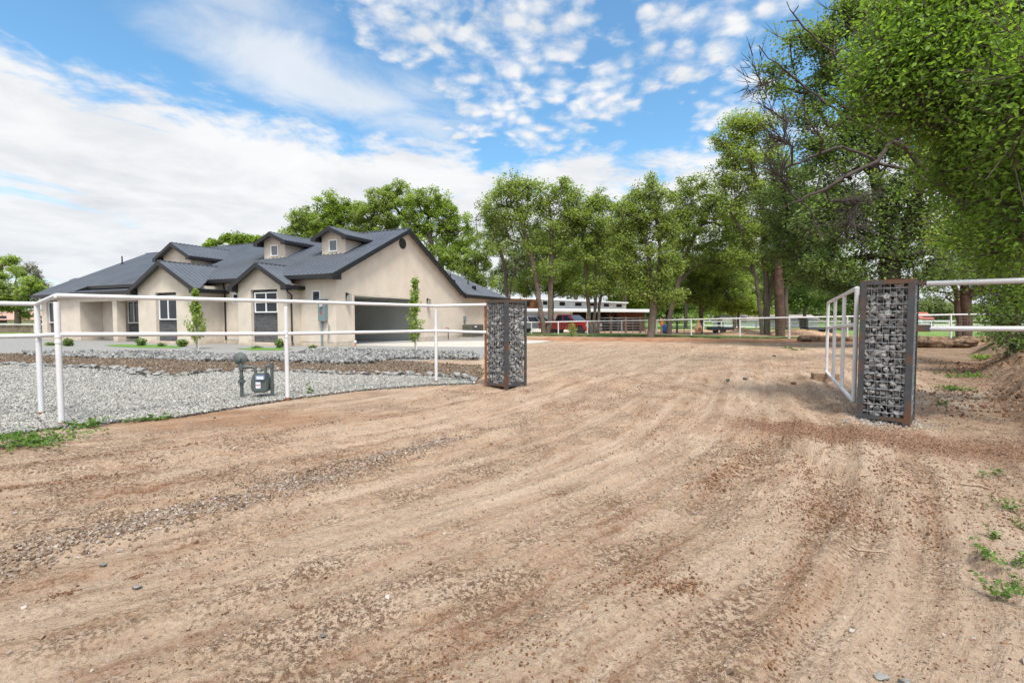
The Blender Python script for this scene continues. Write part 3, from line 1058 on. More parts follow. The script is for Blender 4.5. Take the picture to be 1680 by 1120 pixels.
o = stones('soil_clods', np.c_[p_, ground_h(p_[:, 0], p_[:, 1]) + sz * .1], sz, M['clod'], PR_CUBE, sq=(.4, .9))
tag(o, 'reddish brown crumbs of churned soil on the dirt', 'soil clods', kind='stuff')
# stony windrow crossing the left foreground
row = [(-2.95, 2.2), (-2.75, 2.55), (-2.32, 3.1), (-1.9, 3.5), (-1.55, 3.9), (-1.1, 4.55), (-.6, 5.3)]
pts = []
for (a, b) in zip(row[:-1], row[1:]):
    for k in range(900):
        u_ = random.random()
        s_ = random.gauss(0, .11)
        dx_, dy_ = b[0] - a[0], b[1] - a[1]
        l_ = math.hypot(dx_, dy_)
        pts.append((a[0] + dx_ * u_ - dy_ / l_ * s_, a[1] + dy_ * u_ + dx_ / l_ * s_))
pts = np.array(pts)
sz = rng.uniform(.008, .026, len(pts))
o = stones('road_gravel', np.c_[pts, ground_h(pts[:, 0], pts[:, 1]) + .004], sz, M['pebble'], PR_CUBE, sq=(.35, .7), flat=.5)
tag(o, 'line of brown stones pushed up between the wheel tracks', 'gravel', kind='stuff')
# white chips round the right pillar
pts = np.c_[rng.normal(4.85, .28, 420), rng.normal(6.12, .15, 420)]
o = stones('stone_chips', np.c_[pts, ground_h(pts[:, 0], pts[:, 1]) + .006], rng.uniform(.008, .03, 420), M['gravel'], PR_CUBE, sq=(.4, .8))
tag(o, 'pale stone chips spilled round the foot of the right pillar', 'stone chips', kind='stuff')

# ------------------------------------------------------------------ house
HG = gp(552, 569)
HANG = math.atan(359 / 790.)
house = empty('house', (HG[0], HG[1], 0), -HANG, 'long beige stucco house with charcoal metal roof, two front gables and an open garage', 'house')


def P3(u, v, z): return Vector((-u, v, z))


def uvw(u, v):
    """house coordinates -> world xy"""
    s, c = math.sin(HANG), math.cos(HANG)
    return (HG[0] - u * c + v * s, HG[1] + u * s + v * c)


def scan(poly, c, axis):
    """intervals of a polygon along a line coordinate[axis]=c"""
    xs = []
    n = len(poly)
    for i in range(n):
        p, q = poly[i], poly[(i + 1) % n]
        if (p[axis] > c) != (q[axis] > c):
            t_ = (c - p[axis]) / (q[axis] - p[axis])
            xs.append(p[1 - axis] + (q[1 - axis] - p[1 - axis]) * t_)
    xs.sort()
    return list(zip(xs[::2], xs[1::2]))


def roof_sheet(mb, poly, zf, rib=.30, along=1, th=.07, ribw=.032, ribh=.048):
    """metal roof slab over polygon in (u,v); ribs run along v (along=1) or u (along=0)"""
    mb.panel(poly, [], lambda a, b, d: P3(a, b, zf(a, b) + d), 0, -th)
    ax = 0 if along == 1 else 1
    lo = min(p[ax] for p in poly)
    hi = max(p[ax] for p in poly)
    c = lo + rib * .5
    while c < hi:
        for s0, s1 in scan(poly, c, ax):
            if s1 - s0 < .1: continue
            s0 += .004
            s1 -= .004
            V = []
            for w, hh in ((-ribw, -.01), (-ribw * .45, ribh), (ribw * .45, ribh), (ribw, -.01)):
                for s_ in (s0, s1):
                    a, b = (c + w, s_) if along == 1 else (s_, c + w)
                    V.append(P3(a, b, zf(a, b) + hh))
            mb.add(V, [(0, 2, 3, 1), (2, 4, 5, 3), (4, 6, 7, 5), (0, 1, 7, 6), (0, 6, 4, 2), (1, 3, 5, 7)])
        c += rib


def beam(mb, p, q, w, h, side):
    """rectangular bar from p to q; h downwards, w along 'side' vector"""
    p, q, side = Vector(p), Vector(q), Vector(side).normalized() * w
    dn = Vector((0, 0, -h))
    V = [p, p + side, p + side + dn, p + dn, q, q + side, q + side + dn, q + dn]
    mb.add(V, [(0, 1, 2, 3), (7, 6, 5, 4), (0, 4, 5, 1), (1, 5, 6, 2), (2, 6, 7, 3), (3, 7, 4, 0)])


SL = .513
zfront = lambda u, v: 3.52 + SL * (v + .5)
RV = 5.54
RZ = zfront(0, RV)
zback = lambda u, v: RZ - .55 * (v - RV)

# --- main roof
mb = MB()
roof_sheet(mb, [(-.32, -.5), (20.7, -.5), (20.7, -1.5), (25.2, -1.62), (25.7, 1.0), (25.1, 1.0), (25.3, RV), (-.32, RV)], zfront)
roof_sheet(mb, [(-.32, RV + .003), (25.3, RV + .003), (25.3, 11.95), (-.32, 11.95)], zback)
beam(mb, P3(-.32, RV - .12, RZ + .015), P3(25.3, RV - .12, RZ + .015), .24, .03, (0, 1, 0))
# rear wing, hipped
S2 = .56
roof = mb.build('roof', M['roof'], house)
mb = MB()
roof_sheet(mb, [(-.5, 12.0), (-.5, 18.75), (5.0, 13.25), (5.0, 9.0), (.1, 9.0), (.1, 12.0)], lambda u, v: 3.12 + S2 * (u + .5), along=0)
roof_sheet(mb, [(-.5, 18.753), (5.0, 13.253), (14, 13.253), (14, 18.753)], lambda u, v: 3.12 + S2 * (18.753 - v), along=1)
mb.build('wing_roof', M['roof'], house)
mb = MB()
for v0, v1 in ((12.0, 18.75),):
    beam(mb, P3(-.503, v0, 3.10), P3(-.503, v1, 3.10), .03, .20, (1, 0, 0))
mb.box(.5, .02, 12.0, 18.6, 2.9, 2.93)
mb.build('wing_fascia', M['trim'], house)

# --- fascia and rake boards
mb = MB()
beam(mb, P3(-.32, -.503, 3.49), P3(20.7, -.503, 3.49), .035, .19, (0, -1, 0))
beam(mb, P3(20.7, -1.503, 2.975), P3(25.3, -1.62, 2.95), .035, .19, (0, -1, 0))
beam(mb, P3(-.323, -.54, 3.47), P3(-.323, RV, RZ - .03), .04, .24, (1, 0, 0))
beam(mb, P3(-.323, RV, RZ - .03), P3(-.323, 11.99, zback(0, 11.99) - .03), .04, .24, (1, 0, 0))
# boxed return at the near eave corner
mb.add([P3(-.34, -.54, 3.50), P3(-.34, -.54, 3.24), P3(-.34, .05, 3.24), P3(-.34, .05, 3.76)] + [P3(0.0, -.54, 3.50), P3(0.0, -.54, 3.24), P3(0.0, .05, 3.24), P3(0.0, .05, 3.76)],
       [(0, 1, 2, 3), (7, 6, 5, 4), (0, 4, 5, 1), (1, 5, 6, 2), (2, 6, 7, 3), (3, 7, 4, 0)])
mb.box(0.004, -20.68, -.5, -.003, 3.30, 3.33)       # soffit
mb.box(-20.72, -25.2, -1.5, -1.2, 2.74, 2.77)
beam(mb, P3(25.75, 1.0, 4.22), P3(25.22, -1.66, 2.93), .04, .2, (-1, 0, 0))
beam(mb, P3(20.68, -.45, 3.49), P3(20.62, -1.5, 3.02), .05, .2, (-1, 0, 0))
mb.build('fascia', M['trim'], house)

# --- walls
TH = .25
fr = lambda vv: (lambda a, b, d: P3(a, vv + d, b))
gb = lambda uu: (lambda a, b, d: P3(uu + d, a, b))
mb = MB()
gz_ = lambda v: (zfront(0, v) if v < RV else zback(0, v)) - .09
gable = [(0, 0), (1.2, 0), (1.2, 2.6), (6.5, 2.6), (6.5, 0), (18.3, 0), (18.3, 3.0), (11.95, 3.0), (RV, gz_(RV)), (0, gz_(0))]
mb.panel(gable, [], gb(0), 0, TH)
mb.build('gable_wall', M['stucco_warm'], house)
mb = MB()
# main front wall, with the two small windows and porch window
mb.panel([(TH + .001, 0), (20.2, 0), (20.2, 3.6), (TH + .001, 3.6)],
         [[(1.0, 2.22), (1.55, 2.22), (1.55, 2.76), (1.0, 2.76)],
          [(6.95, 2.22), (7.42, 2.22), (7.42, 2.74), (6.95, 2.74)],
          [(16.1, .12), (17.6, .12), (17.6, 2.6), (16.1, 2.6)]], fr(.003), 0, TH)
# left wing
mb.panel([(20.2, 0), (25.0, 0), (25.0, 2.9), (20.2, 2.9)], [[(22.9, .12), (24.35, .12), (24.35, 2.6), (22.9, 2.6)]], fr(-1.2), 0, TH)
mb.box(-20.2, -20.45, -.948, .0, 0, 2.95)
mb.panel([(-1.2 + TH, 0), (9, 0), (9, 3.1), (RV, 5.9), (-.9, 3.1), (-1.2 + TH, 2.9)], [], gb(25.0), 0, -TH)
# porch beam and posts
mb.box(-13.5, -20.2, -1.2, -.95, 2.45, 2.85)
mb.box(-16.1, -16.55, -1.203, -.75, 0, 2.45)
mb.build('wall', M['stucco'], house)


def front_bay(uc, half, d, uL, uR, eave, peak, rec, win, over=.35, ov=.3, ridge_to=1.6):
    """gabled bay projecting d in front of v=0"""
    s = (peak - eave) / (half)
    v0 = -d
    mb = MB()
    wz = lambda u: peak - s * abs(u - uc) - .08
    mb.panel([(uR, 0), (uL, 0), (uL, wz(uL)), (uc, wz(uc)), (uR, wz(uR))], [rec], fr(v0), 0, .22)
    mb.box(-uR - .0, -uR - .22, v0 + .22, .0, 0, wz(uR) - .02)
    mb.box(-uL + .22, -uL, v0 + .22, .0, 0, wz(uL) - .02)
    # sloped band at the foot of the wall
    mb.box(-uL + .0, -uR, v0 - .035, v0 - .002, 0, .16)
    w = mb.build('bay_wall', M['stucco'], house)
    mb = MB()
    mb.box(-rec[0][0] - .002, -rec[1][0] + .002, v0 + .16, v0 + .20, rec[0][1], rec[2][1])
    mb.build('stone_veneer', M['stack'], house)
    window(win[0], win[1], win[2], win[3], v0 + .10, 'window', mull=True, mid=uc < 6)
    # roof halves back to the main roof
    mb = MB()
    zb = lambda u, v: peak - s * abs(u - uc)
    vpk = (peak - 3.52) / SL - .5 + .15
    vev = (eave - 3.52) / SL - .5
    for sg in (-1, 1):
        poly = [(uc + sg * .0015, v0 - ov), (uc + sg * half, v0 - ov), (uc + sg * half, max(vev, v0)), (uc + sg * .0015, vpk)]
        if sg < 0: poly = poly[::-1]
        roof_sheet(mb, poly, zb, rib=.26, along=0)
    # ridge cap
    beam(mb, P3(uc + .1, v0 - ov, peak + .012), P3(uc + .1, vpk, peak + .012), .2, .03, (1, 0, 0))
    mb.build('bay_roof', M['roof'], house)
    mb = MB()
    for sg in (-1, 1):
        e = uc + sg * half
        beam(mb, P3(uc, v0 - ov - .003, peak - .02), P3(e, v0 - ov - .003, eave - .02), .04, .24, (0, -1, 0))
        # eave fascia back to the wall
        ve = min(0.0, vev + .3) if vev > v0 else v0 + .2
        beam(mb, P3(e + sg * .003, v0 - ov - .04, eave - .03), P3(e + sg * .003, .2, eave - .03), .035, .18, (-sg, 0, 0))
        # boxed corner
        mb.add([P3(e, v0 - ov - .045, eave - .02), P3(e - sg * .36, v0 - ov - .045, eave - .02 + s * .36), P3(e - sg * .36, v0 - ov - .045, eave - .27), P3(e, v0 - ov - .045, eave - .27)] +
               [P3(e, v0 - .001, eave - .02), P3(e - sg * .36, v0 - .001, eave - .02 + s * .36), P3(e - sg * .36, v0 - .001, eave - .27), P3(e, v0 - .001, eave - .27)],
               [(0, 1, 2, 3), (7, 6, 5, 4), (0, 4, 5, 1), (1, 5, 6, 2), (2, 6, 7, 3), (3, 7, 4, 0)])
        # soffits under the side eaves
        mb.box(-(e - sg * .03), -(uR if sg < 0 else uL), v0 - .001, .0, eave - .22, eave - .19)
    mb.build('fascia', M['trim'], house)


def window(u0, u1, z0, z1, v, name='window', mull=False, mid=False, fr_w=.055, pane_mat='glass'):
    """white framed window facing the front (towards -v)"""
    mb = MB()
    out = [(u0, z0), (u1, z0), (u1, z1), (u0, z1)]
    if mull:
        uc = (u0 + u1) / 2
        holes = [[(u0 + fr_w, z0 + fr_w), (uc - fr_w * .5, z0 + fr_w), (uc - fr_w * .5, z1 - fr_w), (u0 + fr_w, z1 - fr_w)],
                 [(uc + fr_w * .5, z0 + fr_w), (u1 - fr_w, z0 + fr_w), (u1 - fr_w, z1 - fr_w), (uc + fr_w * .5, z1 - fr_w)]]
    else:
        holes = [[(u0 + fr_w, z0 + fr_w), (u1 - fr_w, z0 + fr_w), (u1 - fr_w, z1 - fr_w), (u0 + fr_w, z1 - fr_w)]]
    if mid:
        zc = z1 - (z1 - z0) * .5
        nh = []
        for h in holes:
            nh += [[h[0], h[1], (h[1][0], zc - .02), (h[0][0], zc - .02)], [(h[0][0], zc + .02), (h[1][0], zc + .02), h[2], h[3]]]
        holes = nh
    mb.panel(out, holes, fr(v), -.03, .04)
    w = mb.build(name, M['white_trim'], house)
    mb = MB()
    mb.box(-(u0 + .02), -(u1 - .02), v + .012, v + .02, z0 + .02, z1 - .02)
    mb.build('pane', M[pane_mat], w)
    return w


front_bay(4.12, 2.1, .8, 5.9, 2.36, 3.02, 4.17, [(3.02, .17), (4.92, .17), (4.92, 2.83), (3.02, 2.83)], (3.09, 4.74, 1.68, 2.70))
front_bay(10.65, 2.95, 1.58, 13.2, 8.22, 2.96, 4.50, [(9.72, .12), (11.56, .12), (11.56, 2.80), (9.72, 2.80)], (9.79, 11.4, 1.32, 2.64), ov=.32)
window(1.0, 1.55, 2.22, 2.76, .02)
window(6.95, 7.42, 2.22, 2.74, .02)
window(16.2, 17.5, 1.1, 2.5, .12, mull=True)
window(23.0, 24.3, 1.12, 2.5, -1.08, mull=True)
mb = MB()
mb.box(-16.102, -17.598, .19, .23, .12, 2.6)
mb.build('stone_veneer', M['stack'], house)
mb = MB()
mb.box(-22.902, -24.348, -1.01, -.97, .12, 2.6)
mb.build('stone_veneer', M['stack'], house)

# low porch roof tucked under the upper eave
mb = MB()
roof_sheet(mb, [(13.3, -1.5), (20.66, -1.5), (20.66, .0), (13.3, .0)], lambda u, v: 3.03 + .16 * (v + 1.5))
mb.build('porch_roof', M['roof'], house)
mb = MB()
beam(mb, P3(13.3, -1.503, 3.02), P3(20.66, -1.503, 3.02), .035, .17, (0, -1, 0))
mb.build('porch_fascia', M['trim'], house)


def dormer(uc, v0, wall_half, eave_half, eave, peak, zbot, win, ov=.35):
    s = (peak - eave) / eave_half
    mb = MB()
    wz = lambda u: peak - s * abs(u - uc) - .07
    holes = [[(win[0], win[2]), (win[1], win[2]), (win[1], win[3]), (win[0], win[3])]] if win else []
    a, b = uc - wall_half, uc + wall_half
    mb.panel([(a, zbot), (b, zbot), (b, wz(b)), (uc, wz(uc)), (a, wz(a))], holes, fr(v0), 0, .15)
    vend = (eave - 3.52) / SL - .5 + .1
    for q, sg in ((a, 1), (b, -1)):
        mb.prism([(v0 + .15, zbot - .1), (v0 + .15, wz(q) - .01), (vend + .3, wz(q) - .01)], lambda x, y, d, q=q: P3(q + d, x, y), 0, sg * .12)
    mb.build('dormer_wall', M['stucco'], house)
    if win: window(win[0], win[1], win[2], win[3], v0 - .01, pane_mat='glass_sky')
    mb = MB()
    zb = lambda u, v: peak - s * abs(u - uc)
    vpk = min((peak - 3.52) / SL - .5 + .15, RV)
    for sg in (-1, 1):
        poly = [(uc + sg * .0015, v0 - ov), (uc + sg * eave_half, v0 - ov), (uc + sg * eave_half, vend), (uc + sg * .0015, vpk)]
        if sg < 0: poly = poly[::-1]
        roof_sheet(mb, poly, zb, rib=.24, along=0)
    beam(mb, P3(uc + .08, v0 - ov, peak + .012), P3(uc + .08, vpk, peak + .012), .16, .03, (1, 0, 0))
    mb.build('dormer_roof', M['roof'], house)
    mb = MB()
    for sg in (-1, 1):
        e = uc + sg * eave_half
        beam(mb, P3(uc, v0 - ov - .003, peak - .02), P3(e, v0 - ov - .003, eave - .02), .04, .21, (0, -1, 0))
        beam(mb, P3(e + sg * .003, v0 - ov - .04, eave - .03), P3(e + sg * .003, vend, eave - .03), .035, .16, (-sg, 0, 0))
        mb.add([P3(e, v0 - ov - .045, eave - .02), P3(e - sg * .3, v0 - ov - .045, eave - .02 + s * .3), P3(e - sg * .3, v0 - ov - .045, eave - .22), P3(e, v0 - ov - .045, eave - .22)] +
               [P3(e, v0 - .001, eave - .02), P3(e - sg * .3, v0 - .001, eave - .02 + s * .3), P3(e - sg * .3, v0 - .001, eave - .22), P3(e, v0 - .001, eave - .22)],
               [(0, 1, 2, 3), (7, 6, 5, 4), (0, 4, 5, 1), (1, 5, 6, 2), (2, 6, 7, 3), (3, 7, 4, 0)])
        mb.box(-(e - sg * .03), -(uc + sg * wall_half), v0, vend - .4, eave - .2, eave - .17)
    mb.build('fascia', M['trim'], house)


dormer(6.65, 2.1, .86, 1.25, 5.78, 6.32, 4.80, (6.33, 6.93, 4.98, 5.62))
dormer(2.15, 2.1, .84, 1.22, 5.76, 6.28, 4.80, (1.86, 2.46, 4.98, 5.62))
dormer(13.45, .75, 1.35, 1.75, 5.10, 5.98, 4.05, None)

# screed line at the foot of the stucco
for bxs in ((.001, .006, .02, 1.18), (.001, .006, 6.52, 18.2), (-.05, -2.3, -.004, .002), (-5.95, -8.15, -.004, .002)):
    mb = MB()
    mb.box(*bxs, .20, .215)
    mb.build('weep_screed', M['box_grey'], house)

# garage interior, seen through the raised door
mb = MB()
mb.box(-TH - .002, -7.0, .3, 1.0, .03, .031)
mb = MB()
mb.box(-TH - .003, -7.2, .35, 8.6, 0, .035)
mb.build('garage_floor', M['garage_floor'], house)
mb = MB()
mb.box(-TH - .003, -7.2, 7.6, 7.7, .036, 2.9)
mb.box(-7.2, -7.1, .36, 7.6, .036, 2.9)
mb.box(-TH - .003, -7.0, .31, .36, .036, 2.9)
mb.box(-TH - .003, -7.2, .31, 7.7, 2.901, 2.95)
mb.build('garage_interior_wall', M['garage_in'], house)
mb = MB()
for i in range(4):
    mb.box(-TH - .25 - i * .62, -TH - .25 - i * .62 - .6, 1.25, 6.45, 2.62, 2.66)
mb.build('raised_garage_door', M['garage_in'], house)
mb = MB()
mb.box(.012, -.26, 1.21, 1.26, .04, 2.59)
mb.box(.012, -.26, 6.44, 6.49, .04, 2.59)
mb.box(.012, -.26, 1.26, 6.44, 2.54, 2.59)
mb.build('door_frame', M['stucco'], house)

# gable vent
mb = MB()
Mv = Matrix.Translation(P3(-.002, RV - .3, 5.72)) @ Matrix.Rotation(R(90), 4, 'Y')
mb.lathe([(.24, .0), (.30, .0), (.30, .05), (.24, .05)], 28, Mv)
v_ = mb.build('gable_vent', M['trim'], house)
mb = MB()
for i in range(7):
    z_ = -.2 + i * .066
    hw = math.sqrt(max(.25 ** 2 - z_ ** 2, .001))
    Ml = Matrix.Translation(P3(-.03, RV - .3, 5.72 + z_)) @ Matrix.Rotation(R(-35), 4, 'Y')
    mb.box(-.03, .03, -hw, hw, -.006, .006, Ml)
mb.build('louvre', mat('vent_brown', (.12, .085, .06), .7), v_)

# lanterns
for v in (.72, 7.7):
    mb = MB()
    x0 = .0
    mb.box(x0 + .001, x0 + .03, v - .06, v + .06, 2.42, 2.66)
    mb.box(x0 + .03, x0 + .15, v - .012, v + .012, 2.60, 2.63)
    mb.box(x0 + .06, x0 + .24, v - .09, v + .09, 2.56, 2.59)
    mb.box(x0 + .06, x0 + .24, v - .09, v + .09, 2.14, 2.16)
    for a in (.065, .225):
        for b in (-.085, .075):
            mb.box(x0 + a, x0 + a + .012, v + b, v + b + .012, 2.16, 2.56)
    l_ = mb.build('wall_lantern', M['black'], house)
    mb = MB()
    mb.box(x0 + .085, x0 + .215, v - .065, v + .065, 2.162, 2.5)
    mb.build('lantern_glass', M['lamp_glass'], l_)

# downspouts
def downspout(pts):
    mb = MB()
    mb.tube(pts, .04, 8)
    mb.build('downspout', M['trim'], house)


downspout([P3(2.1, -1.0, 2.82), P3(2.1, -.98, 2.68), P3(2.22, -.62, 2.50), P3(2.28, -.60, 2.3), P3(2.28, -.60, .25), P3(2.18, -.66, .16), P3(2.05, -.75, .12)])
downspout([P3(6.25, -.7, 2.82), P3(6.22, -.5, 2.65), P3(6.5, -.08, 2.50), P3(6.55, -.06, 2.3), P3(6.55, -.06, .55), P3(6.45, -.12, .45)])
downspout([P3(13.62, -1.3, 2.75), P3(13.5, -1.25, 2.6), P3(13.4, -1.1, 2.4), P3(13.4, -1.1, .2)])
downspout([P3(8.10, -.08, 3.35), P3(8.06, -.06, 3.2), P3(7.98, -.06, 2.9), P3(7.98, -.06, .2)])

# electric meter box
mb = MB()
mb.box(-.52, -1.0, -.17, -.002, 1.24, 2.28)
box_ = mb.build('meter_box', M['box_grey'], house, bevel=.01)
mb = MB()
mb.lathe([(.085, 0), (.09, .04), (.07, .10), (.02, .12)], 16, Matrix.Translation(P3(.76, -.17, 1.98)) @ Matrix.Rotation(R(90), 4, 'X'))
mb.build('meter_dial', M['lamp_glass'], box_, smooth=True)
mb = MB()
mb.box(-.74, -.82, -.178, -.172, 1.60, 1.70)
mb.build('red_tag', M['red'], box_)
mb = MB()
mb.box(-.505, -1.015, -.19, -.003, 2.285, 2.32)
mb.build('hood', M['box_grey'], box_)
mb = MB()
mb.tube([P3(.86, -.08, 1.24), P3(.86, -.08, .0)], .045, 8)
mb.build('conduit', M['box_grey'], box_)
mb = MB()
mb.tube([P3(.5, -.03, 1.15), P3(.42, -.06, 1.1), P3(.46, -.05, .8), P3(.5, -.06, .45), P3(.40, -.09, .38), P3(.38, -.06, .6)], .012, 5)
mb.tube([P3(.40, -.03, 1.05), P3(.38, -.05, .9), P3(.44, -.06, .5), P3(.5, -.08, .25)], .012, 5)
mb.build('loose_cable', M['box_grey'], house)

# vent pipes on the roofs
for (u, v, z, h_) in ((24.3, 3.3, zfront(0, 3.3), .62), (1.5, 12.9, 4.2, .5), (1.2, 15.0, 4.05, .45)):
    mb = MB()
    mb.tube([P3(u, v, z - .1), P3(u, v, z + h_)], .045, 8)
    mb.tube([P3(u, v, z - .1), P3(u, v, z + .1)], .09, 8)
    mb.build('vent_pipe', M['black'], house)
for (u, v) in ((.35, 14.4), (.9, 12.3)):
    z = 3.12 + S2 * (u + .5)
    mb = MB()
    mb.box(-u - .12, -u + .12, v - .14, v + .14, z - .1, z + .28)
    mb.build('roof_cap', M['black'], house, bevel=.02)
mb = MB()
u, v = 6.3, 6.3
mb.box(-u - .12, -u + .12, v - .14, v + .14, zback(0, v) - .1, zback(0, v) + .5)
mb.build('roof_cap', M['black'], house, bevel=.02)

# --- house-side equipment
ac = empty('air_conditioner', uvw(-.75, 12.25) + (0,), -HANG, 'brown ribbed air conditioning unit standing by the right end of the house wall', 'air conditioner')
mb = MB()
mb.box(-.38, .38, -.85, .85, .12, 1.0)
mb.build('casing', M['ac'], ac, bevel=.02)
mb = MB()
for k in range(26):
    y = -.82 + k * .065
    mb.box(.383, .40, y, y + .025, .2, .93)
for k in range(11):
    x = -.34 + k * .065
    mb.box(x, x + .025, -.872, -.853, .2, .93)
mb.build('grille', mat('unit_fins', (.085, .08, .065), .6), ac)
mb = MB()
mb.box(.402, .408, -.5, -.15, .8, .88)
mb.build('badge', M['label_w'], ac)
mb = MB()
mb.box(-.5, .5, -1.0, 1.0, 0, .118)
mb.build('pad', M['concrete'], ac)
mb = MB()
dq = uvw(-.001, 12.3)
dc = empty('disconnect_box', (dq[0], dq[1], 0), -HANG, 'small grey electrical disconnect on the wall above the air conditioner', 'electrical box')
mb.box(.002, .12, -.12, .12, 1.25, 1.58)
mb.build('box', M['box_grey'], dc, bevel=.008)
mb = MB()
mb.tube([(.06, 0, 1.25), (.06, 0, .9), (.2, .15, .7)], .02, 6)
mb.build('conduit', M['box_grey'], dc)
sq_ = uvw(-.35, 9.6)
sp_ = empty('garden_hydrant', (sq_[0], sq_[1], 0), -HANG, 'thin standing water hydrant with a red handle before the beige wall', 'hydrant')
mb = MB()
mb.tube([(0, 0, 0), (0, 0, .74)], .028, 8)
mb.tube([(0, 0, .62), (.0, -.14, .60), (0, -.18, .5)], .02, 8)
mb.build('pipe', M['black'], sp_)
mb = MB()
mb.tube([(0, .05, .76), (0, -.32, .80)], .022, 6)
mb.build('handle', M['red'], sp_)
wq = gp(583, 573)
wp = empty('cleanout_marker', (wq[0], wq[1], 0), 0, 'short blue and orange marker pipe with a white cap before the garage', 'marker pipe')
for z0, z1, r_, mm in ((0, .12, .03, 'blue'), (.12, .30, .03, 'orange'), (.30, .40, .055, 'pvc')):
    mb = MB()
    mb.tube([(0, 0, z0), (0, 0, z1)], r_, 10)
    mb.build({'blue': 'lower_pipe', 'orange': 'upper_pipe', 'pvc': 'cap'}[mm], M[mm], wp)

# ------------------------------------------------------------------ near fence
FTOP, FMID = 1.54, 1.135


def pipe(mb, p, q, r, n=14): mb.tube([p, q], r, n)


def gzz(x, y): return GH(x, y)


fence = empty('pipe_fence', (-3.6, 7.7, 0), 0, 'white welded pipe fence with two rails in front of the grey gravel yard', 'fence')
FO = Vector((-3.6, 7.7, 0))
posts = [(-5.49, 5.82), (-6.36, 6.46), (-3.63, 7.74), (-1.54, 9.74), (-8.2, 4.55), (-10.2, 2.5)]
for (x, y) in posts:
    mb = MB()
    top = FTOP - .02
    mb.tube([Vector((x, y, -.1)) - FO, Vector((x, y, top)) - FO], .032, 18)
    for zz_ in (1.10, 1.03):
        mb.tube([Vector((x, y, zz_ - .008)) - FO, Vector((x, y, zz_ + .008)) - FO], .0365, 18)
    po = mb.build('post', M['white_paint'], fence, smooth=True)
    mb = MB()
    mb.tube([Vector((x, y, -.05)) - FO, Vector((x, y, .05 + .03 * random.random())) - FO], [.036, .0335], 14)
    mb.build('rusty_foot', M['rust'], po)
pl_ = Vector((-.50, 9.43, 0))
chain = [Vector((-5.49, 5.82, 0)), Vector((-3.63, 7.74, 0)), Vector((-1.54, 9.74, 0)), pl_]
zt = [1.595, 1.60, 1.585, 1.60]
zm = [1.125, 1.08, 1.08, 1.06]
for zz_, nm in ((zt, 'top_rail'), (zm, 'middle_rail')):
    mb = MB()
    mb.tube([c_ + Vector((0, 0, z)) - FO for c_, z in zip(chain, zz_)], .028, 16)
    e = [Vector((-5.49, 5.82, zz_[0])), Vector((-6.36, 6.46, zz_[0] - .08 if zz_ is zt else zz_[0] - .035))]
    mb.tube([q - FO for q in e], .028, 16)
    mb.tube([e[1] - FO, Vector((-8.2, 4.55, e[1].z)) - FO, Vector((-10.2, 2.5, e[1].z)) - FO], .028, 16)
    mb.build(nm, M['white_paint'], fence, smooth=True)

# right of the gateway
fr2 = empty('pipe_fence', (5.35, 6.25, 0), 0, 'two white pipe rails running off to the right of the tall right pillar', 'fence')
d2 = Vector((.87, -.48, 0))
for z0, z1, nm, a0 in ((1.77, 1.775, 'top_rail', .0), (1.19, 1.195, 'lower_rail', .06)):
    mb = MB()
    mb.tube([Vector((a0, 0, z0)), d2 * 1.1 + Vector((a0, 0, z1)), d2 * 5 + Vector((a0, 0, z1))], .034, 18)
    mb.build(nm, M['white_paint'], fr2, smooth=True)
mb = MB()
mb.tube([d2 * 2.9 + Vector((0, 0, -.2)), d2 * 2.9 + Vector((0, 0, 1.72))], .055, 16)
mb.build('post', M['white_paint'], fr2, smooth=True)
mb = MB()
mb.box(-.16, -.002, -.02, .03, 1.75, 1.80)
mb.build('bracket', M['rust_steel'], fr2)
mb = MB()
mb.box(-.16, .058, -.03, .03, 1.15, 1.24)
mb.build('bracket', M['rust_steel'], fr2)

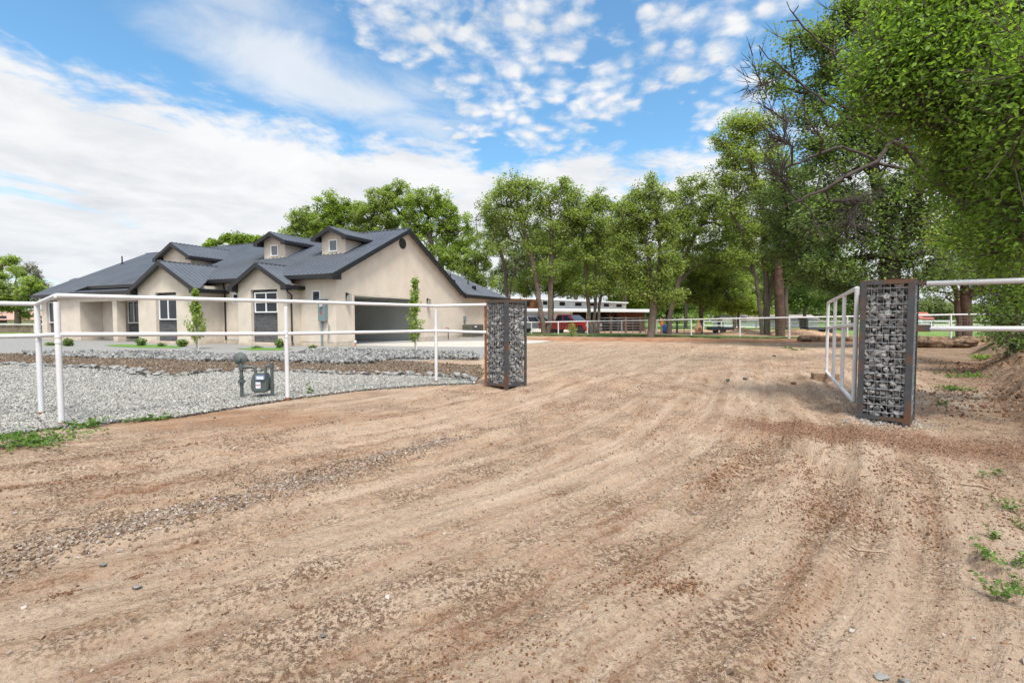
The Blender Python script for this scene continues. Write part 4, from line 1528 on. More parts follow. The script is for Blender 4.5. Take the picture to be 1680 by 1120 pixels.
# ------------------------------------------------------------------ gabion pillars
def gabion(corner, ang, w, d, h, label, seed, wire=.1):
    """corner = front-left foot; local x along the gate line, local y away from the viewer"""
    root = empty('gabion_pillar', (corner[0], corner[1], 0), ang, label, 'stone pillar', 'rusty steel gate pillars filled with stone')
    leg = .065
    t_ = .008
    for (x, y, sx, sy) in ((0, 0, 1, 1), (w, 0, -1, 1), (0, d, 1, -1), (w, d, -1, -1)):
        mb = MB()      # angle iron legs
        zb = -.06
        mb.box(x, x + sx * leg, y, y + sy * t_, zb, h)
        mb.box(x, x + sx * t_, y + sy * t_, y + sy * leg, zb, h)
        mb.build('corner_angle', M['rust'] if (sx, sy) in ((1, 1), ) and seed == 1 else M['rust_steel'], root)
    mb = MB()
    for z0, z1 in ((h - .05, h), (.03, .08)):
        mb.box(leg, w - leg, .001, .001 + t_, z0, z1)
        mb.box(leg, w - leg, d - .009, d - .001, z0, z1)
        mb.box(.001, .009, leg, d - leg, z0, z1)
        mb.box(w - .009, w - .001, leg, d - leg, z0, z1)
    mb.box(.009, w - .009, .009, d - .009, h - .006, h - .0)
    mb.build('band', M['rust_steel'], root)
    mb = MB()
    for a, b, hz in ((Vector((.0, 0, h + .002)), Vector((w, 0, h + .002)), 1), (Vector((0, d, h + .002)), Vector((w, d, h + .002)), 1)):
        mb.box(a.x, b.x, a.y + (0 if a.y == 0 else -.05), a.y + (.05 if a.y == 0 else 0), h + .001, h + .006)
    mb.build('top_strip', M['rust'], root)
    # wire mesh
    mb = MB()
    r_ = .0027
    nx = int(round((w - 2 * .05) / .066))
    ny = int(round((d - 2 * .05) / .066))
    nz = int(round(h / .105))
    for k in range(nx + 1):
        x = .05 + (w - .1) * k / nx
        for y in (.014, d - .014):
            mb.tube([(x, y, .05), (x, y, h - .03)], r_, 4, False)
    for k in range(ny + 1):
        y = .05 + (d - .1) * k / ny
        for x in (.014, w - .014):
            mb.tube([(x, y, .05), (x, y, h - .03)], r_, 4, False)
    for k in range(nz):
        z = .08 + (h - .13) * (k + .5) / nz
        for y in (.009, d - .009): mb.tube([(.03, y, z), (w - .03, y, z)], r_, 4, False)
        for x in (.009, w - .009): mb.tube([(x, .03, z), (x, d - .03, z)], r_, 4, False)
    mb.build('wire_mesh', M['wire'], root)
    # stones: layered just inside the mesh on every face
    pts, szs = [], []
    rs = .062
    step = .066
    for face in range(4):
        L_ = w if face % 2 == 0 else d
        nr_ = int(h / (step * .86))
        for rz_ in range(nr_):
            z = .05 + (h - .09) * (rz_ + .5) / nr_
            nn = int((L_ - .04) / step)
            for k in range(nn):
                s_ = .035 + (L_ - .07) * (k + .5 + random.uniform(-.3, .3)) / nn
                q = .052 + random.random() * .018
                x, y = {0: (s_, q), 1: (w - q, s_), 2: (s_, d - q), 3: (q, s_)}[face]
                pts.append((x, y, z + random.uniform(-.022, .022)))
                szs.append(random.uniform(.06, .125))
    # second layer filling the gaps
    for _ in range(len(pts)):
        face = random.randrange(4)
        L_ = w if face % 2 == 0 else d
        s_ = random.uniform(.07, L_ - .07)
        q = random.uniform(.10, .15)
        x, y = {0: (s_, q), 1: (w - q, s_), 2: (s_, d - q), 3: (q, s_)}[face]
        pts.append((x, y, random.uniform(.07, h - .07)))
        szs.append(random.uniform(.08, .12))
    o = stones('stone_fill', np.array(pts), np.array(szs), M['fill'], PR_ICO, root, sq=(.6, .95))
    tag(o, 'broken grey stones packed behind the wire mesh', kind='stuff')
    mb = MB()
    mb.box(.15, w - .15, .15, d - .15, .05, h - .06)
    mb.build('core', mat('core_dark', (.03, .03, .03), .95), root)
    return root


GA = math.atan2(-.66, .75)
A1 = np.array(gp(795, 633))
gabion((A1[0], A1[1]), math.atan2(-.68, .73), .60, .58, 1.68, 'shorter stone-filled pillar left of the gateway, joined to the white rails, two faces showing', 1)
A2 = np.array(gp(1405, 688))
gabion((A2[0], A2[1]), math.atan2(-.41, .42), .545, .55, 1.80, 'taller stone-filled pillar right of the gateway with the open gate hinged behind it', 2)
# ------------------------------------------------------------------ gate
g0, g1 = Vector((4.77, 6.68, 0)), Vector((6.88, 10.5, 0))
gate = empty('gate', g0, 0, 'white pipe gate standing open, its far end propped on a wood block', 'gate')
dv = g1 - g0
zt0, zt1, zm0, zm1, zb0, zb1 = 1.74, 1.68, 1.235, 1.14, .17, .17
mb = MB()
mb.tube([Vector((0, 0, zt0)), dv + Vector((0, 0, zt1))], .029, 14)
mb.tube([Vector((0, 0, zb0)), dv + Vector((0, 0, zb1))], .029, 14)
mb.tube([Vector((0, 0, zb0)), Vector((0, 0, zt0))], .029, 14)
mb.tube([dv + Vector((0, 0, zb1)), dv + Vector((0, 0, zt1))], .029, 14)
mb.build('gate_frame', M['white_paint'], gate, smooth=True)
for f_ in (.33, .66):
    mb = MB()
    p = dv * f_
    mb.tube([p + Vector((0, 0, zb0)), p + Vector((0, 0, zt0 + (zt1 - zt0) * f_))], .028, 12)
    mb.build('upright', M['white_paint'], gate, smooth=True)
mb = MB()
mb.tube([Vector((0, 0, zm0)), dv + Vector((0, 0, zm1))], .028, 12)
mb.build('middle_rail', M['white_paint'], gate, smooth=True)
for z in (.95, 1.6):
    mb = MB()
    mb.tube([(.03, -.06, z - .08), (.03, -.06, z + .08)], .025, 10)
    mb.build('hinge', M['rust'], gate)
bq = gp(1345, 624)
wb = empty('wood_block', (bq[0], bq[1] + .05, GH(*bq)), R(-12), 'stack of two short brown timbers under the far end of the open gate', 'wood block')
mb = MB()
mb.box(-.13, .38, -.09, .09, -.02, .075)
mb.build('timber', M['wood_block'], wb, bevel=.006)
mb = MB()
mb.box(-.12, .37, -.085, .095, .079, .165)
mb.build('timber', M['wood_block'], wb, bevel=.006)

# ------------------------------------------------------------------ gas meter
mq = gp(397, 655)
gm_ = empty('gas_meter', (mq[0], mq[1], 0), R(8), 'dark grey gas meter with a round regulator standing in the pale gravel', 'gas meter')
sg_ = mq[1] / F
def mx_(px): return (px - 397) * sg_
def mz_(py): return (655 - py) * sg_ - .0
mb = MB()
mb.tube([(0, 0, -.05), (0, 0, mz_(600))], .028, 12)
mb.tube([(0, 0, mz_(628)), (0, 0, mz_(622))], .045, 12)
mb.tube([(0, 0, mz_(619)), (0, 0, mz_(617))], .04, 12)
mb.tube([(0, 0, mz_(606)), (0, 0, mz_(598))], .042, 12)
mb.build('riser_pipe', M['steel_green'], gm_, smooth=True)
mb = MB()
mb.tube([(-.05, 0, mz_(625)), (.055, 0, mz_(625))], .024, 10)
mb.tube([(0, -.06, mz_(625)), (0, .02, mz_(625))], .018, 8)
mb.build('shutoff_valve', M['steel_green'], gm_, smooth=True)
mb = MB()
Mr = Matrix.Translation((-.02, .02, mz_(588))) @ Matrix.Rotation(R(90), 4, 'X')
mb.lathe([(.02, -.045), (.06, -.04), (.085, -.014), (.104, -.012), (.104, .012), (.088, .014), (.078, .022), (.045, .026), (.034, .032), (.034, .07), (.012, .074)], 28, Mr)
mb.build('regulator', M['steel_green'], gm_, smooth=True)
mb = MB()
mb.tube([(-.02, .02, mz_(595)), (0, 0, mz_(603))], .03, 10)
mb.build('regulator_neck', M['steel_green'], gm_, smooth=True)
mb = MB()
mb.tube([(0, 0, mz_(601.5)), (mx_(413), 0, mz_(601.5)), (mx_(418), 0, mz_(602.5)), (mx_(419), 0, mz_(606)), (mx_(419), 0, mz_(613))], .022, 12)
mb.build('inlet_pipe', M['steel_green'], gm_, smooth=True)
mb = MB()
mb.tube([(mx_(434.5), 0, mz_(613)), (mx_(434.5), 0, mz_(604)), (mx_(436), 0, mz_(600.5)), (mx_(439), 0, mz_(600)), (mx_(444), 0, mz_(600))], .022, 12)
mb.tube([(mx_(444.5), 0, -.05), (mx_(444.5), 0, mz_(597))], .026, 12)
mb.tube([(mx_(444.5), 0, mz_(603)), (mx_(444.5), 0, mz_(595.5))], .034, 12)
mb.tube([(mx_(444.5), 0, mz_(636)), (mx_(444.5), 0, mz_(631))], .034, 12)
mb.build('outlet_pipe', M['steel_green'], gm_, smooth=True)
mb = MB()
x0, x1 = mx_(414.5), mx_(441)
w_ = x1 - x0
zc0, zc1 = mz_(643), mz_(612)
prof = [(x0 + w_ * .12, zc0), (x1 - w_ * .12, zc0), (x1, zc0 + .04), (x1, zc0 + .19), (x1 - .02, zc1 - .07), (x1 - .03, zc1), (x0 + .03, zc1), (x0 + .02, zc1 - .07), (x0, zc0 + .19), (x0, zc0 + .04)]
mb.prism(prof, lambda a, b, d: Vector((a, d, b)), -.10, .09)
mb.build('meter_body', M['steel_green'], gm_, bevel=.018, smooth=True)
mb = MB()
mb.box(mx_(423), mx_(437), -.125, -.101, mz_(622), mz_(614.5))
ix = mb.build('index_box', M['label_b'], gm_, bevel=.004)
mb = MB()
mb.box(mx_(425), mx_(435.5), -.129, -.126, mz_(620.8), mz_(616))
mb.build('index_window', M['label_w'], ix)
mb = MB()
mb.box(mx_(422.5), mx_(430), -.104, -.1015, mz_(636), mz_(625))
lb = mb.build('label', M['label_w'], gm_)
mb = MB()
mb.box(mx_(423), mx_(429.5), -.107, -.1045, mz_(631), mz_(629.8))
mb.build('label_band', M['red'], lb)
#PART3
# ------------------------------------------------------------------ far white fence
fpost = [gp(a, b) for a, b in [(850, 550), (872, 550), (916, 551), (964, 551.5), (1020, 551), (1077, 551.5), (1134, 553.5), (1214, 555.5), (1295, 558), (1390, 558.5), (1480, 558.5), (1560, 558), (1640, 557.5)]]
ftop = [529.2, 528.8, 528, 527, 526.2, 525.6, 524, 522.4, 521, 519.2, 517.6, 516.2, 515]
fpx = [850, 872, 916, 964, 1020, 1077, 1134, 1214, 1295, 1390, 1480, 1560, 1640]
ff = empty('pipe_fence', (fpost[5][0], fpost[5][1], 0), 0, 'long low white fence with wire mesh, running below the trees and past the red pickup', 'fence')
FO2 = Vector((fpost[5][0], fpost[5][1], 0))
tops = [at(px, py, p[1]) for px, py, p in zip(fpx, ftop, fpost)]
for p, t_ in zip(fpost, tops):
    mb = MB()
    mb.tube([Vector((p[0], p[1], -.1)) - FO2, t_ - FO2], .055, 8)
    mb.build('post', M['white_paint'], ff, smooth=True)
mb = MB()
mb.tube([t_ - FO2 for t_ in tops], .05, 8)
mb.build('top_rail', M['white_paint'], ff, smooth=True)
mb = MB()
for i in range(len(fpost) - 1):
    a, b = Vector((*fpost[i], 0)), Vector((*fpost[i + 1], 0))
    ha, hb = tops[i].z, tops[i + 1].z
    n = int((b - a).length / .2)
    for k in range(1, n):
        q = a.lerp(b, k / n)
        h_ = ha + (hb - ha) * k / n
        mb.tube([q - FO2 + Vector((0, .03, .05)), q - FO2 + Vector((0, .03, h_))], .004, 3, False)
    for k in range(1, 8):
        mb.tube([a - FO2 + Vector((0, .03, ha * k / 8)), b - FO2 + Vector((0, .03, hb * k / 8))], .004, 3, False)
mb.build('wire_mesh', mat('fence_wire', (.2, .21, .21), .5, metal=.5), ff)

# fence by the left edge with brown boards, and the house beyond it
lf = empty('board_fence', (-52, 48, 0), 0, 'brown board fence with thin white posts beyond the left end of the house', 'fence')
mb = MB()
for k in range(120):
    x = -16 + k * .28
    mb.box(x, x + .26, .0 + .02 * (k % 2), .03 + .02 * (k % 2), 0, .78 + .02 * random.random())
mb.build('boards', M['fence_wood'], lf)
mb = MB()
mb.tube([(-16, -.1, .86), (18, -.1, .86)], .05, 8)
mb.build('rail', M['white_paint'], lf)
for k in range(9):
    mb = MB()
    mb.tube([(-16 + k * 4.1, -.1, -.1), (-16 + k * 4.1, -.1, .88)], .05, 8)
    mb.build('post', M['white_paint'], lf)


def simple_house(name, label, x, y, rz, w, d, h, rh, wm, rm, cat='house'):
    root = empty(name, (x, y, 0), rz, label, cat)
    mb = MB()
    mb.prism([(-w / 2, 0), (w / 2, 0), (w / 2, h), (-w / 2, h)], lambda a, b, d_: Vector((a, d_, b)), 0, d)
    mb.build('wall', wm, root)
    mb = MB()
    mb.prism([(-.4, h - .1), (d / 2, h + rh), (d + .4, h - .1), (d + .4, h), (d / 2, h + rh + .15), (-.4, h)], lambda a, b, d_: Vector((d_, a, b)), -w / 2 - .4, w / 2 + .4)
    mb.build('roof', rm, root)
    for k in range(3):
        mb = MB()
        xx = -w / 2 + w * (k + .6) / 3.3
        mb.box(xx, xx + .9, -.03, -.002, .9, 1.9)
        mb.build('window', M['glass'], root)
    return root


simple_house('house', 'low house with a pinkish roof showing over the board fence at the left edge', -72, 68, R(6), 16, 8, 1.4, 1.1, M['stucco_warm'], M['pink_roof'])
simple_house('house', 'low pale house with a grey roof far behind the two brown tree trunks', 44, 82, R(-8), 15, 7, 1.3, .8, M['barn_white'], mat('far_roof', (.28, .24, .22), .8))
simple_house('shed', 'small white shed with an orange red roof just right of the right pillar', 65.2, 76, R(-5), 1.3, 2.4, 1.5, .9, M['barn_white'], M['red_roof'], 'shed')

# ------------------------------------------------------------------ barn
barn = empty('barn', (1.5, 50, 0), R(10), 'white barn with small dark windows, a brown wood end and an open lean-to', 'barn')
Rb = Matrix.Rotation(R(10), 4, 'Z')
Rbi = Rb.inverted()


def BL(px, py, Y):
    """local barn point from a photo point at distance Y"""
    return Rbi @ (at(px, py, Y) - Vector((1.5, 50, 0)))


def quadwall(mb, xa, ya, xb, yb, za0, zb0, za1, zb1, th=.15):
    p = [(xa, ya, za0), (xb, yb, zb0), (xb, yb, zb1), (xa, ya, za1)]
    V = [Vector(q) for q in p] + [Vector(q) + Vector((0, th, 0)) for q in p]
    mb.add(V, [(0, 1, 2, 3), (7, 6, 5, 4), (0, 4, 5, 1), (1, 5, 6, 2), (2, 6, 7, 3), (3, 7, 4, 0)])


# lean-to front line (Y about 50) and clerestory behind it (Y about 54)
def bx(px, Y):  # local x,y
    q = BL(px, 520, Y)
    return q.x, q.y


YF0, YF1 = 50.0, 53.5     # depth of the lean-to front at px 862 and px 1069
def yf(px, back=0): return YF0 + (YF1 - YF0) * (px - 862) / 207 + back
mb = MB()
a, b, c_ = BL(800, 510, yf(800)), BL(862, 510, yf(862)), BL(936, 506.5, yf(936))
quadwall(mb, a.x, a.y, c_.x, c_.y, 0, 0, b.z, c_.z)
mb.build('white_wall', M['barn_white'], barn)
mb = MB()
p, q = BL(880, 518, yf(880, -.04)), BL(887, 527, yf(887, -.04))
quadwall(mb, p.x, p.y, q.x, q.y, q.z, q.z, p.z, p.z, .03)
mb.build('window', M['glass'], barn)
# lean-to roof: pale slab
mb = MB()
V = []
for px, py, bk in ((800, 510.3, -.5), (1069, 509.5, -.5), (1069, 506.8, 4.2), (800, 503.5, 4.2)):
    V.append(BL(px, py, yf(px)) if bk < 0 else None)
f0, f1 = BL(800, 510, yf(800, -.5)), BL(1069, 510, yf(1069, -.5))
b0, b1 = BL(800, 505, yf(800, 5)), BL(1069, 508.5, yf(1069, 5))
zz0 = 2.36
V = [Vector((f0.x, f0.y, zz0)), Vector((f1.x, f1.y, zz0)), Vector((b1.x, b1.y, zz0 + .25)), Vector((b0.x, b0.y, zz0 + .25))]
V += [v + Vector((0, 0, -.2)) for v in V]
mb.add(V, [(0, 1, 2, 3), (7, 6, 5, 4), (0, 4, 5, 1), (1, 5, 6, 2), (2, 6, 7, 3), (3, 7, 4, 0)])
mb.build('leanto_roof', M['tin'], barn)
# back of the open bay, shade put into its colour; brown wood end bay
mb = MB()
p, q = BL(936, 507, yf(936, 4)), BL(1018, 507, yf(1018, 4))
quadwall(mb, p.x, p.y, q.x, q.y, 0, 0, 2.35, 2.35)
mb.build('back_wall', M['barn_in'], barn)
mb = MB()
p, q = BL(1012, 507, yf(1012, 2.2)), BL(1058, 507, yf(1058, 2.2))
quadwall(mb, p.x, p.y, q.x, q.y, 0, 0, 2.3, 2.3)
mb.build('brown_end_wall', M['barn_dark'], barn)
for px in (938, 964, 984, 1002, 1025, 1055):
    p = BL(px, 507, yf(px, .1))
    mb = MB()
    mb.box(p.x - .09, p.x + .09, p.y, p.y + .18, 0, 2.18)
    if px in (1002, 1025):
        mb.tube([(p.x, p.y, 1.5), (p.x + .55, p.y, 2.1)], .05, 6)
        mb.tube([(p.x, p.y, 1.5), (p.x - .55, p.y, 2.1)], .05, 6)
    mb.build('post', M['barn_white'] if px in (964, 938) else M['barn_dark'], barn)
mb = MB()
p, q = BL(936, 509, yf(936, .2)), BL(962, 512, yf(962, .2))
mb.box(p.x, q.x, p.y, p.y + .1, q.z, q.z + .18)
mb.build('beam', M['barn_wood'], barn)
# clerestory
YC0, YC1 = 56.0, 60.0
def yc(px, back=0): return YC0 + (YC1 - YC0) * (px - 862) / 168 + back
tl, tr = BL(800, 488, yc(800)), BL(1027, 496.5, yc(1027))
zt_l, zt_r = BL(862, 490.5, yc(862)).z, BL(1027, 497.5, yc(1027)).z
bl_, br_ = 2.2, 2.2
mb = MB()
quadwall(mb, BL(886, 500, yc(886)).x, BL(886, 500, yc(886)).y, tr.x, tr.y, 2.2, 2.2, zt_l - .06, zt_r)
mb.build('clerestory_wall', M['barn_white'], barn)
mb = MB()
p, q = BL(800, 500, yc(800)), BL(886, 500, yc(886))
quadwall(mb, p.x, p.y, q.x, q.y, 2.2, 2.2, zt_l + .1, zt_l - .06)
mb.build('brown_wood_wall', M['barn_wood'], barn)
mb = MB()
p, q = BL(800, 488, yc(800, -.6)), BL(1031, 497, yc(1031, -.6))
V = [Vector((p.x, p.y, zt_l + .25)), Vector((q.x, q.y, zt_r + .12)), Vector((q.x, q.y + 6, zt_r - .2)), Vector((p.x, p.y + 6, zt_l - .1))]
V += [v + Vector((0, 0, -.14)) for v in V]
mb.add(V, [(0, 1, 2, 3), (7, 6, 5, 4), (0, 4, 5, 1), (1, 5, 6, 2), (2, 6, 7, 3), (3, 7, 4, 0)])
mb.build('roof', M['tin'], barn)
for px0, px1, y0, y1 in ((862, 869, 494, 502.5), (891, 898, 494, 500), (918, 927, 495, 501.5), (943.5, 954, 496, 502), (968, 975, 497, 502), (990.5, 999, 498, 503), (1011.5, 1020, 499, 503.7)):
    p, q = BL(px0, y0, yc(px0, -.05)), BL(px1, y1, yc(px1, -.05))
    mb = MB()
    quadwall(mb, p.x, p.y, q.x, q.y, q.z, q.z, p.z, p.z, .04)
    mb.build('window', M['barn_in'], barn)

# corral of dark pipe panels
for i, (pa, pb) in enumerate(((982, 1002), (1002.5, 1026), (1026.5, 1050), (1050.5, 1068), (1086, 1110), (1110.5, 1134))):
    Yp = 45.5 + (i % 2) * .2
    a, b = at(pa, 552, Yp), at(pb, 552, Yp)
    cp = empty('corral_panel', (a.x, a.y, .05), 0, ['dark corral panel directly right of the red pickup', 'second dark corral panel right of the red pickup', 'dark corral panel under the brown end of the barn',
               'last dark corral panel before the thick leaning trunk', 'dark corral panel just right of the thick grey trunk', 'dark corral panel right of the blue barrel'][i], 'corral panel', 'pipe panels of the corral')
    w_ = b.x - a.x
    mb = MB()
    for k in range(6):
        z = .2 + k * .25
        mb.tube([(0, 0, z), (w_, 0, z)], .03, 6)
    for xx in (0, w_ * .5, w_):
        mb.tube([(xx, 0, 0), (xx, 0, 1.5)], .03, 6)
    mb.build('rails', M['corral'], cp)
    pp = MB()
    pp.box(-.08, .08, -.08, .08, 0, 1.55)
    pp.build('wood_post', M['fence_wood'], cp)

# ------------------------------------------------------------------ vehicles
def wheel(parent, x, y, r, w, side):
    mb = MB()
    Mw = Matrix.Translation((x, y, r)) @ Matrix.Rotation(R(90 if side < 0 else -90), 4, 'X')
    mb.lathe([(r * .62, -w / 2), (r * .93, -w / 2), (r, -w * .32), (r, w * .32), (r * .93, w / 2), (r * .62, w / 2)], 24, Mw)
    t_ = mb.build('wheel', M['tyre'], parent, smooth=True)
    mb = MB()
    mb.lathe([(r * .05, w * .3), (r * .6, w * .34), (r * .63, w * .52), (r * .60, w * .52), (r * .56, w * .42), (r * .2, w * .40), (r * .14, w * .5)], 24, Mw)
    mb.build('rim', M['chrome'], t_, smooth=True)
    mb = MB()
    for k in range(6):
        a = k * math.pi / 3
        Ms = Mw @ Matrix.Rotation(a, 4, 'Z')
        mb.box(r * .28, r * .5, -r * .07, r * .07, w * .425, w * .44, Ms)
    mb.build('rim_gap', M['tyre'], t_)


def body_loft(mb, prof, w, inset):
    """side outline (x,z) lofted across the width, edges rounded inwards"""
    ys = [(-w / 2, inset), (-w / 2 + inset, 0), (w / 2 - inset, 0), (w / 2, inset)]
    cx = sum(p[0] for p in prof) / len(prof)
    cz = sum(p[1] for p in prof) / len(prof)
    V = []
    n = len(prof)
    for y, ins in ys:
        for x, z in prof:
            V.append((x - (1 if x > cx else -1) * ins * .8, y, z - (1 if z > cz else -.2) * ins * .6))
    Fc = [tuple(range(n)), tuple(range(3 * n, 4 * n))[::-1]]
    for k in range(3):
        for i in range(n):
            j = (i + 1) % n
            Fc.append((k * n + i, k * n + j, (k + 1) * n + j, (k + 1) * n + i))
    mb.add(V, Fc)


def arch(x, r, z0, n=8):
    return [(x + r * math.cos(math.pi - math.pi * k / n), z0 + r * math.sin(math.pi * k / n)) for k in range(n + 1)]


def cabin(mb, base, top, w0, w1, z0, z1, th=0):
    """glasshouse frustum: base=(xr,xf), top=(xr,xf)"""
    V = [(base[0], -w0 / 2, z0), (base[1], -w0 / 2, z0), (base[1], w0 / 2, z0), (base[0], w0 / 2, z0),
         (top[0], -w1 / 2, z1), (top[1], -w1 / 2, z1), (top[1], w1 / 2, z1), (top[0], w1 / 2, z1)]
    mb.add(V, [(0, 1, 2, 3), (4, 5, 6, 7), (0, 1, 5, 4), (1, 2, 6, 5), (2, 3, 7, 6), (3, 0, 4, 7)])


def side_glass(mb, base, top, w0, w1, z0, z1, xs, side, off=.012):
    """panes on a side of the frustum; xs = (rear, front) fractions along it"""
    def P(f, g):
        zr = z0 + (z1 - z0) * g
        xr = base[0] + (top[0] - base[0]) * g
        xf = base[1] + (top[1] - base[1]) * g
        w = w0 + (w1 - w0) * g
        return Vector((xr + (xf - xr) * f, side * (w / 2 + off), zr))
    for f0, f1 in xs:
        V = [P(f0, .1), P(f1, .1), P(f1, .85), P(f0, .85)]
        V2 = [v - Vector((0, side * .03, 0)) for v in V]
        mb.add(V + V2, [(0, 1, 2, 3), (7, 6, 5, 4), (0, 4, 5, 1), (1, 5, 6, 2), (2, 6, 7, 3), (3, 7, 4, 0)])


def end_glass(mb, xb, xt, w0, w1, z0, z1, sgn):
    V = []
    for g, k in ((.1, .86), (.88, .84)):
        x = xb + (xt - xb) * g + sgn * .012
        w = (w0 + (w1 - w0) * g) * k / 2
        z = z0 + (z1 - z0) * g
        V += [Vector((x, -w, z)), Vector((x, w, z))]
    V = [V[0], V[1], V[3], V[2]]
    V2 = [v - Vector((sgn * .03, 0, 0)) for v in V]
    mb.add(V + V2, [(0, 1, 2, 3), (7, 6, 5, 4), (0, 4, 5, 1), (1, 5, 6, 2), (2, 6, 7, 3), (3, 7, 4, 0)])


def pickup(x, y, rz):
    root = empty('pickup_truck', (x, y, -.06), rz, 'dark red crew cab pickup parked behind the white wire fence beside the barn', 'pickup truck')
    Lr, Lf = -2.9, 2.9
    prof = [(Lr, .55)] + arch(-1.85, .48, .5) + arch(1.95, .48, .5) + [(Lf - .05, .5), (Lf, .7), (Lf - .02, 1.05), (Lf - .2, 1.17), (1.2, 1.28), (-.95, 1.28), (-.96, 1.27), (Lr + .03, 1.27), (Lr, 1.2)]
    mb = MB()
    body_loft(mb, prof, 1.98, .07)
    mb.build('body', M['truck_red'], root, smooth=True)
    base, top, w0, w1, z0, z1 = (-1.0, 1.35), (-.82, .55), 1.86, 1.5, 1.27, 1.86
    mb = MB()
    cabin(mb, base, top, w0, w1, z0, z1)
    mb.build('cab', M['truck_red'], root, bevel=.04, smooth=True)
    mb = MB()
    for s in (-1, 1):
        for seg in ((.06, .42), (.47, .86)):
            mb = MB()
            side_glass(mb, base, top, w0, w1, z0, z1, (seg,), s)
            mb.build('side_window', M['glass'], root)
    mb = MB()
    end_glass(mb, base[1], top[1], w0, w1, z0, z1, 1)
    mb.build('windscreen', mat('windscreen', (.28, .32, .33), .12, spec=.8), root)  # pale base colour stands in for the reflection on the glass
    mb = MB()
    end_glass(mb, base[0], top[0], w0, w1, z0, z1, -1)
    mb.build('rear_window', M['glass'], root)
    for wx in (-1.85, 1.95):
        for s in (-1, 1): wheel(root, wx, s * .86, .41, .26, s)
    mb = MB()
    mb.box(2.86, 3.02, -.92, .92, .48, .68)
    mb.build('front_bumper', M['chrome'], root, bevel=.03)
    mb = MB()
    mb.box(2.86, 2.93, -.55, .55, .74, 1.08)
    mb.build('grille', M['chrome'], root, bevel=.02)
    for s in (-1, 1):
        mb = MB()
        mb.box(2.62, 2.925, s * .62, s * 1.005, .78, 1.08)
        mb.build('headlight', M['lightlens'], root, bevel=.03)
        mb = MB()
        mb.box(1.0, 1.14, s * .98, s * 1.22, 1.22, 1.42)
        mb.build('mirror', M['black'], root, bevel=.03)
        mb = MB()
        mb.box(-2.92, -2.8, s * .82, s * .995, .85, 1.2)
        mb.build('tail_light', M['red'], root)
        for xd in (.32, -.62):
            mb = MB()
            mb.box(xd - .1, xd + .1, s * .99, s * 1.01, 1.08, 1.12)
            mb.build('door_handle', M['chrome'], root)
    return root


def minivan(x, y, rz):
    root = empty('minivan', (x, y, .06), rz, 'silver minivan with dark windows half hidden behind the left stone pillar', 'minivan')
    prof = [(-2.45, .45)] + arch(-1.5, .40, .42) + arch(1.5, .40, .42) + [(2.45, .4), (2.5, .65), (2.4, .9), (1.75, 1.05), (-2.3, 1.1), (-2.48, .95)]
    mb = MB()
    body_loft(mb, prof, 1.9, .08)
    mb.build('body', M['van_silver'], root, smooth=True)
    base, top, w0, w1, z0, z1 = (-2.36, 1.85), (-2.05, .75), 1.78, 1.45, 1.07, 1.66
    mb = MB()
    cabin(mb, base, top, w0, w1, z0, z1)
    mb.build('roof', M['van_silver'], root, bevel=.05, smooth=True)
    mb = MB()
    for s in (-1, 1):
        for seg in ((.05, .33), (.36, .62), (.65, .9)):
            mb = MB()
            side_glass(mb, base, top, w0, w1, z0, z1, (seg,), s)
            mb.build('side_window', M['glass'], root)
    mb = MB()
    end_glass(mb, base[1], top[1], w0, w1, z0, z1, 1)
    mb.build('windscreen', M['glass'], root)
    mb = MB()
    for yy in (-.62, .62): mb.box(-1.9, .4, yy - .02, yy + .02, 1.68, 1.72)
    mb.build('roof_rack', M['black'], root)
    for wx in (-1.5, 1.5):
        for s in (-1, 1): wheel(root, wx, s * .84, .34, .22, s)
    for s in (-1, 1):
        mb = MB()
        mb.box(2.22, 2.46, s * .55, s * .93, .68, .86)
        mb.build('headlight', M['lightlens'], root, bevel=.03)
    mb = MB()
    mb.box(2.4, 2.53, -.8, .8, .38, .58)
    mb.build('front_bumper', M['van_silver'], root, bevel=.03)
    return root


tp = at(934, 540, 44)
pickup(tp.x, 44, R(-46))
vp = at(872, 540, 50)
minivan(vp.x + .75, 48.2, R(-20))

# ------------------------------------------------------------------ clutter beyond the far fence
def on(px, Y): return at(px, 530, Y).x


bb_ = empty('barrel', (on(1092, 44), 44, .07), 0, 'blue plastic barrel among the corral panels', 'barrel')
mb = MB()
mb.lathe([(.25, 0), (.29, .05), (.3, .28), (.31, .3), (.3, .32), (.3, .58), (.31, .6), (.3, .62), (.28, .85), (.25, .88)], 18)
mb.build('drum', M['blue'], bb_, smooth=True)
mb = MB()
mb.lathe([(.05, .88), (.05, .92)], 8, Matrix.Translation((.12, 0, 0)))
mb.build('bung', M['black'], bb_)
ob = empty('marker_post', (on(1085.5, 42), 42, .07), 0, 'orange topped wooden post just left of the blue barrel', 'post')
mb = MB()
mb.box(-.07, .07, -.07, .07, 0, .75)
mb.build('post', M['fence_wood'], ob)
mb = MB()
mb.box(-.12, .12, -.1, .1, .76, 1.35)
mb.build('orange_panel', M['orange'], ob, bevel=.03)
ch = empty('chiminea', (on(1146, 41), 41, .07), 0, 'pale clay garden stove with a narrow chimney standing behind the white fence', 'garden stove')
mb = MB()
mb.lathe([(.16, .12), (.24, .2), (.31, .45), (.28, .7), (.16, .9), (.11, 1.05), (.10, 1.25), (.14, 1.33), (.11, 1.36)], 20)
mb.build('bowl', M['terracotta'], ch, smooth=True)
mb = MB()
mb.box(-.12, .12, -.33, -.24, .32, .58)
mb.build('mouth', M['rust'], ch, bevel=.03)
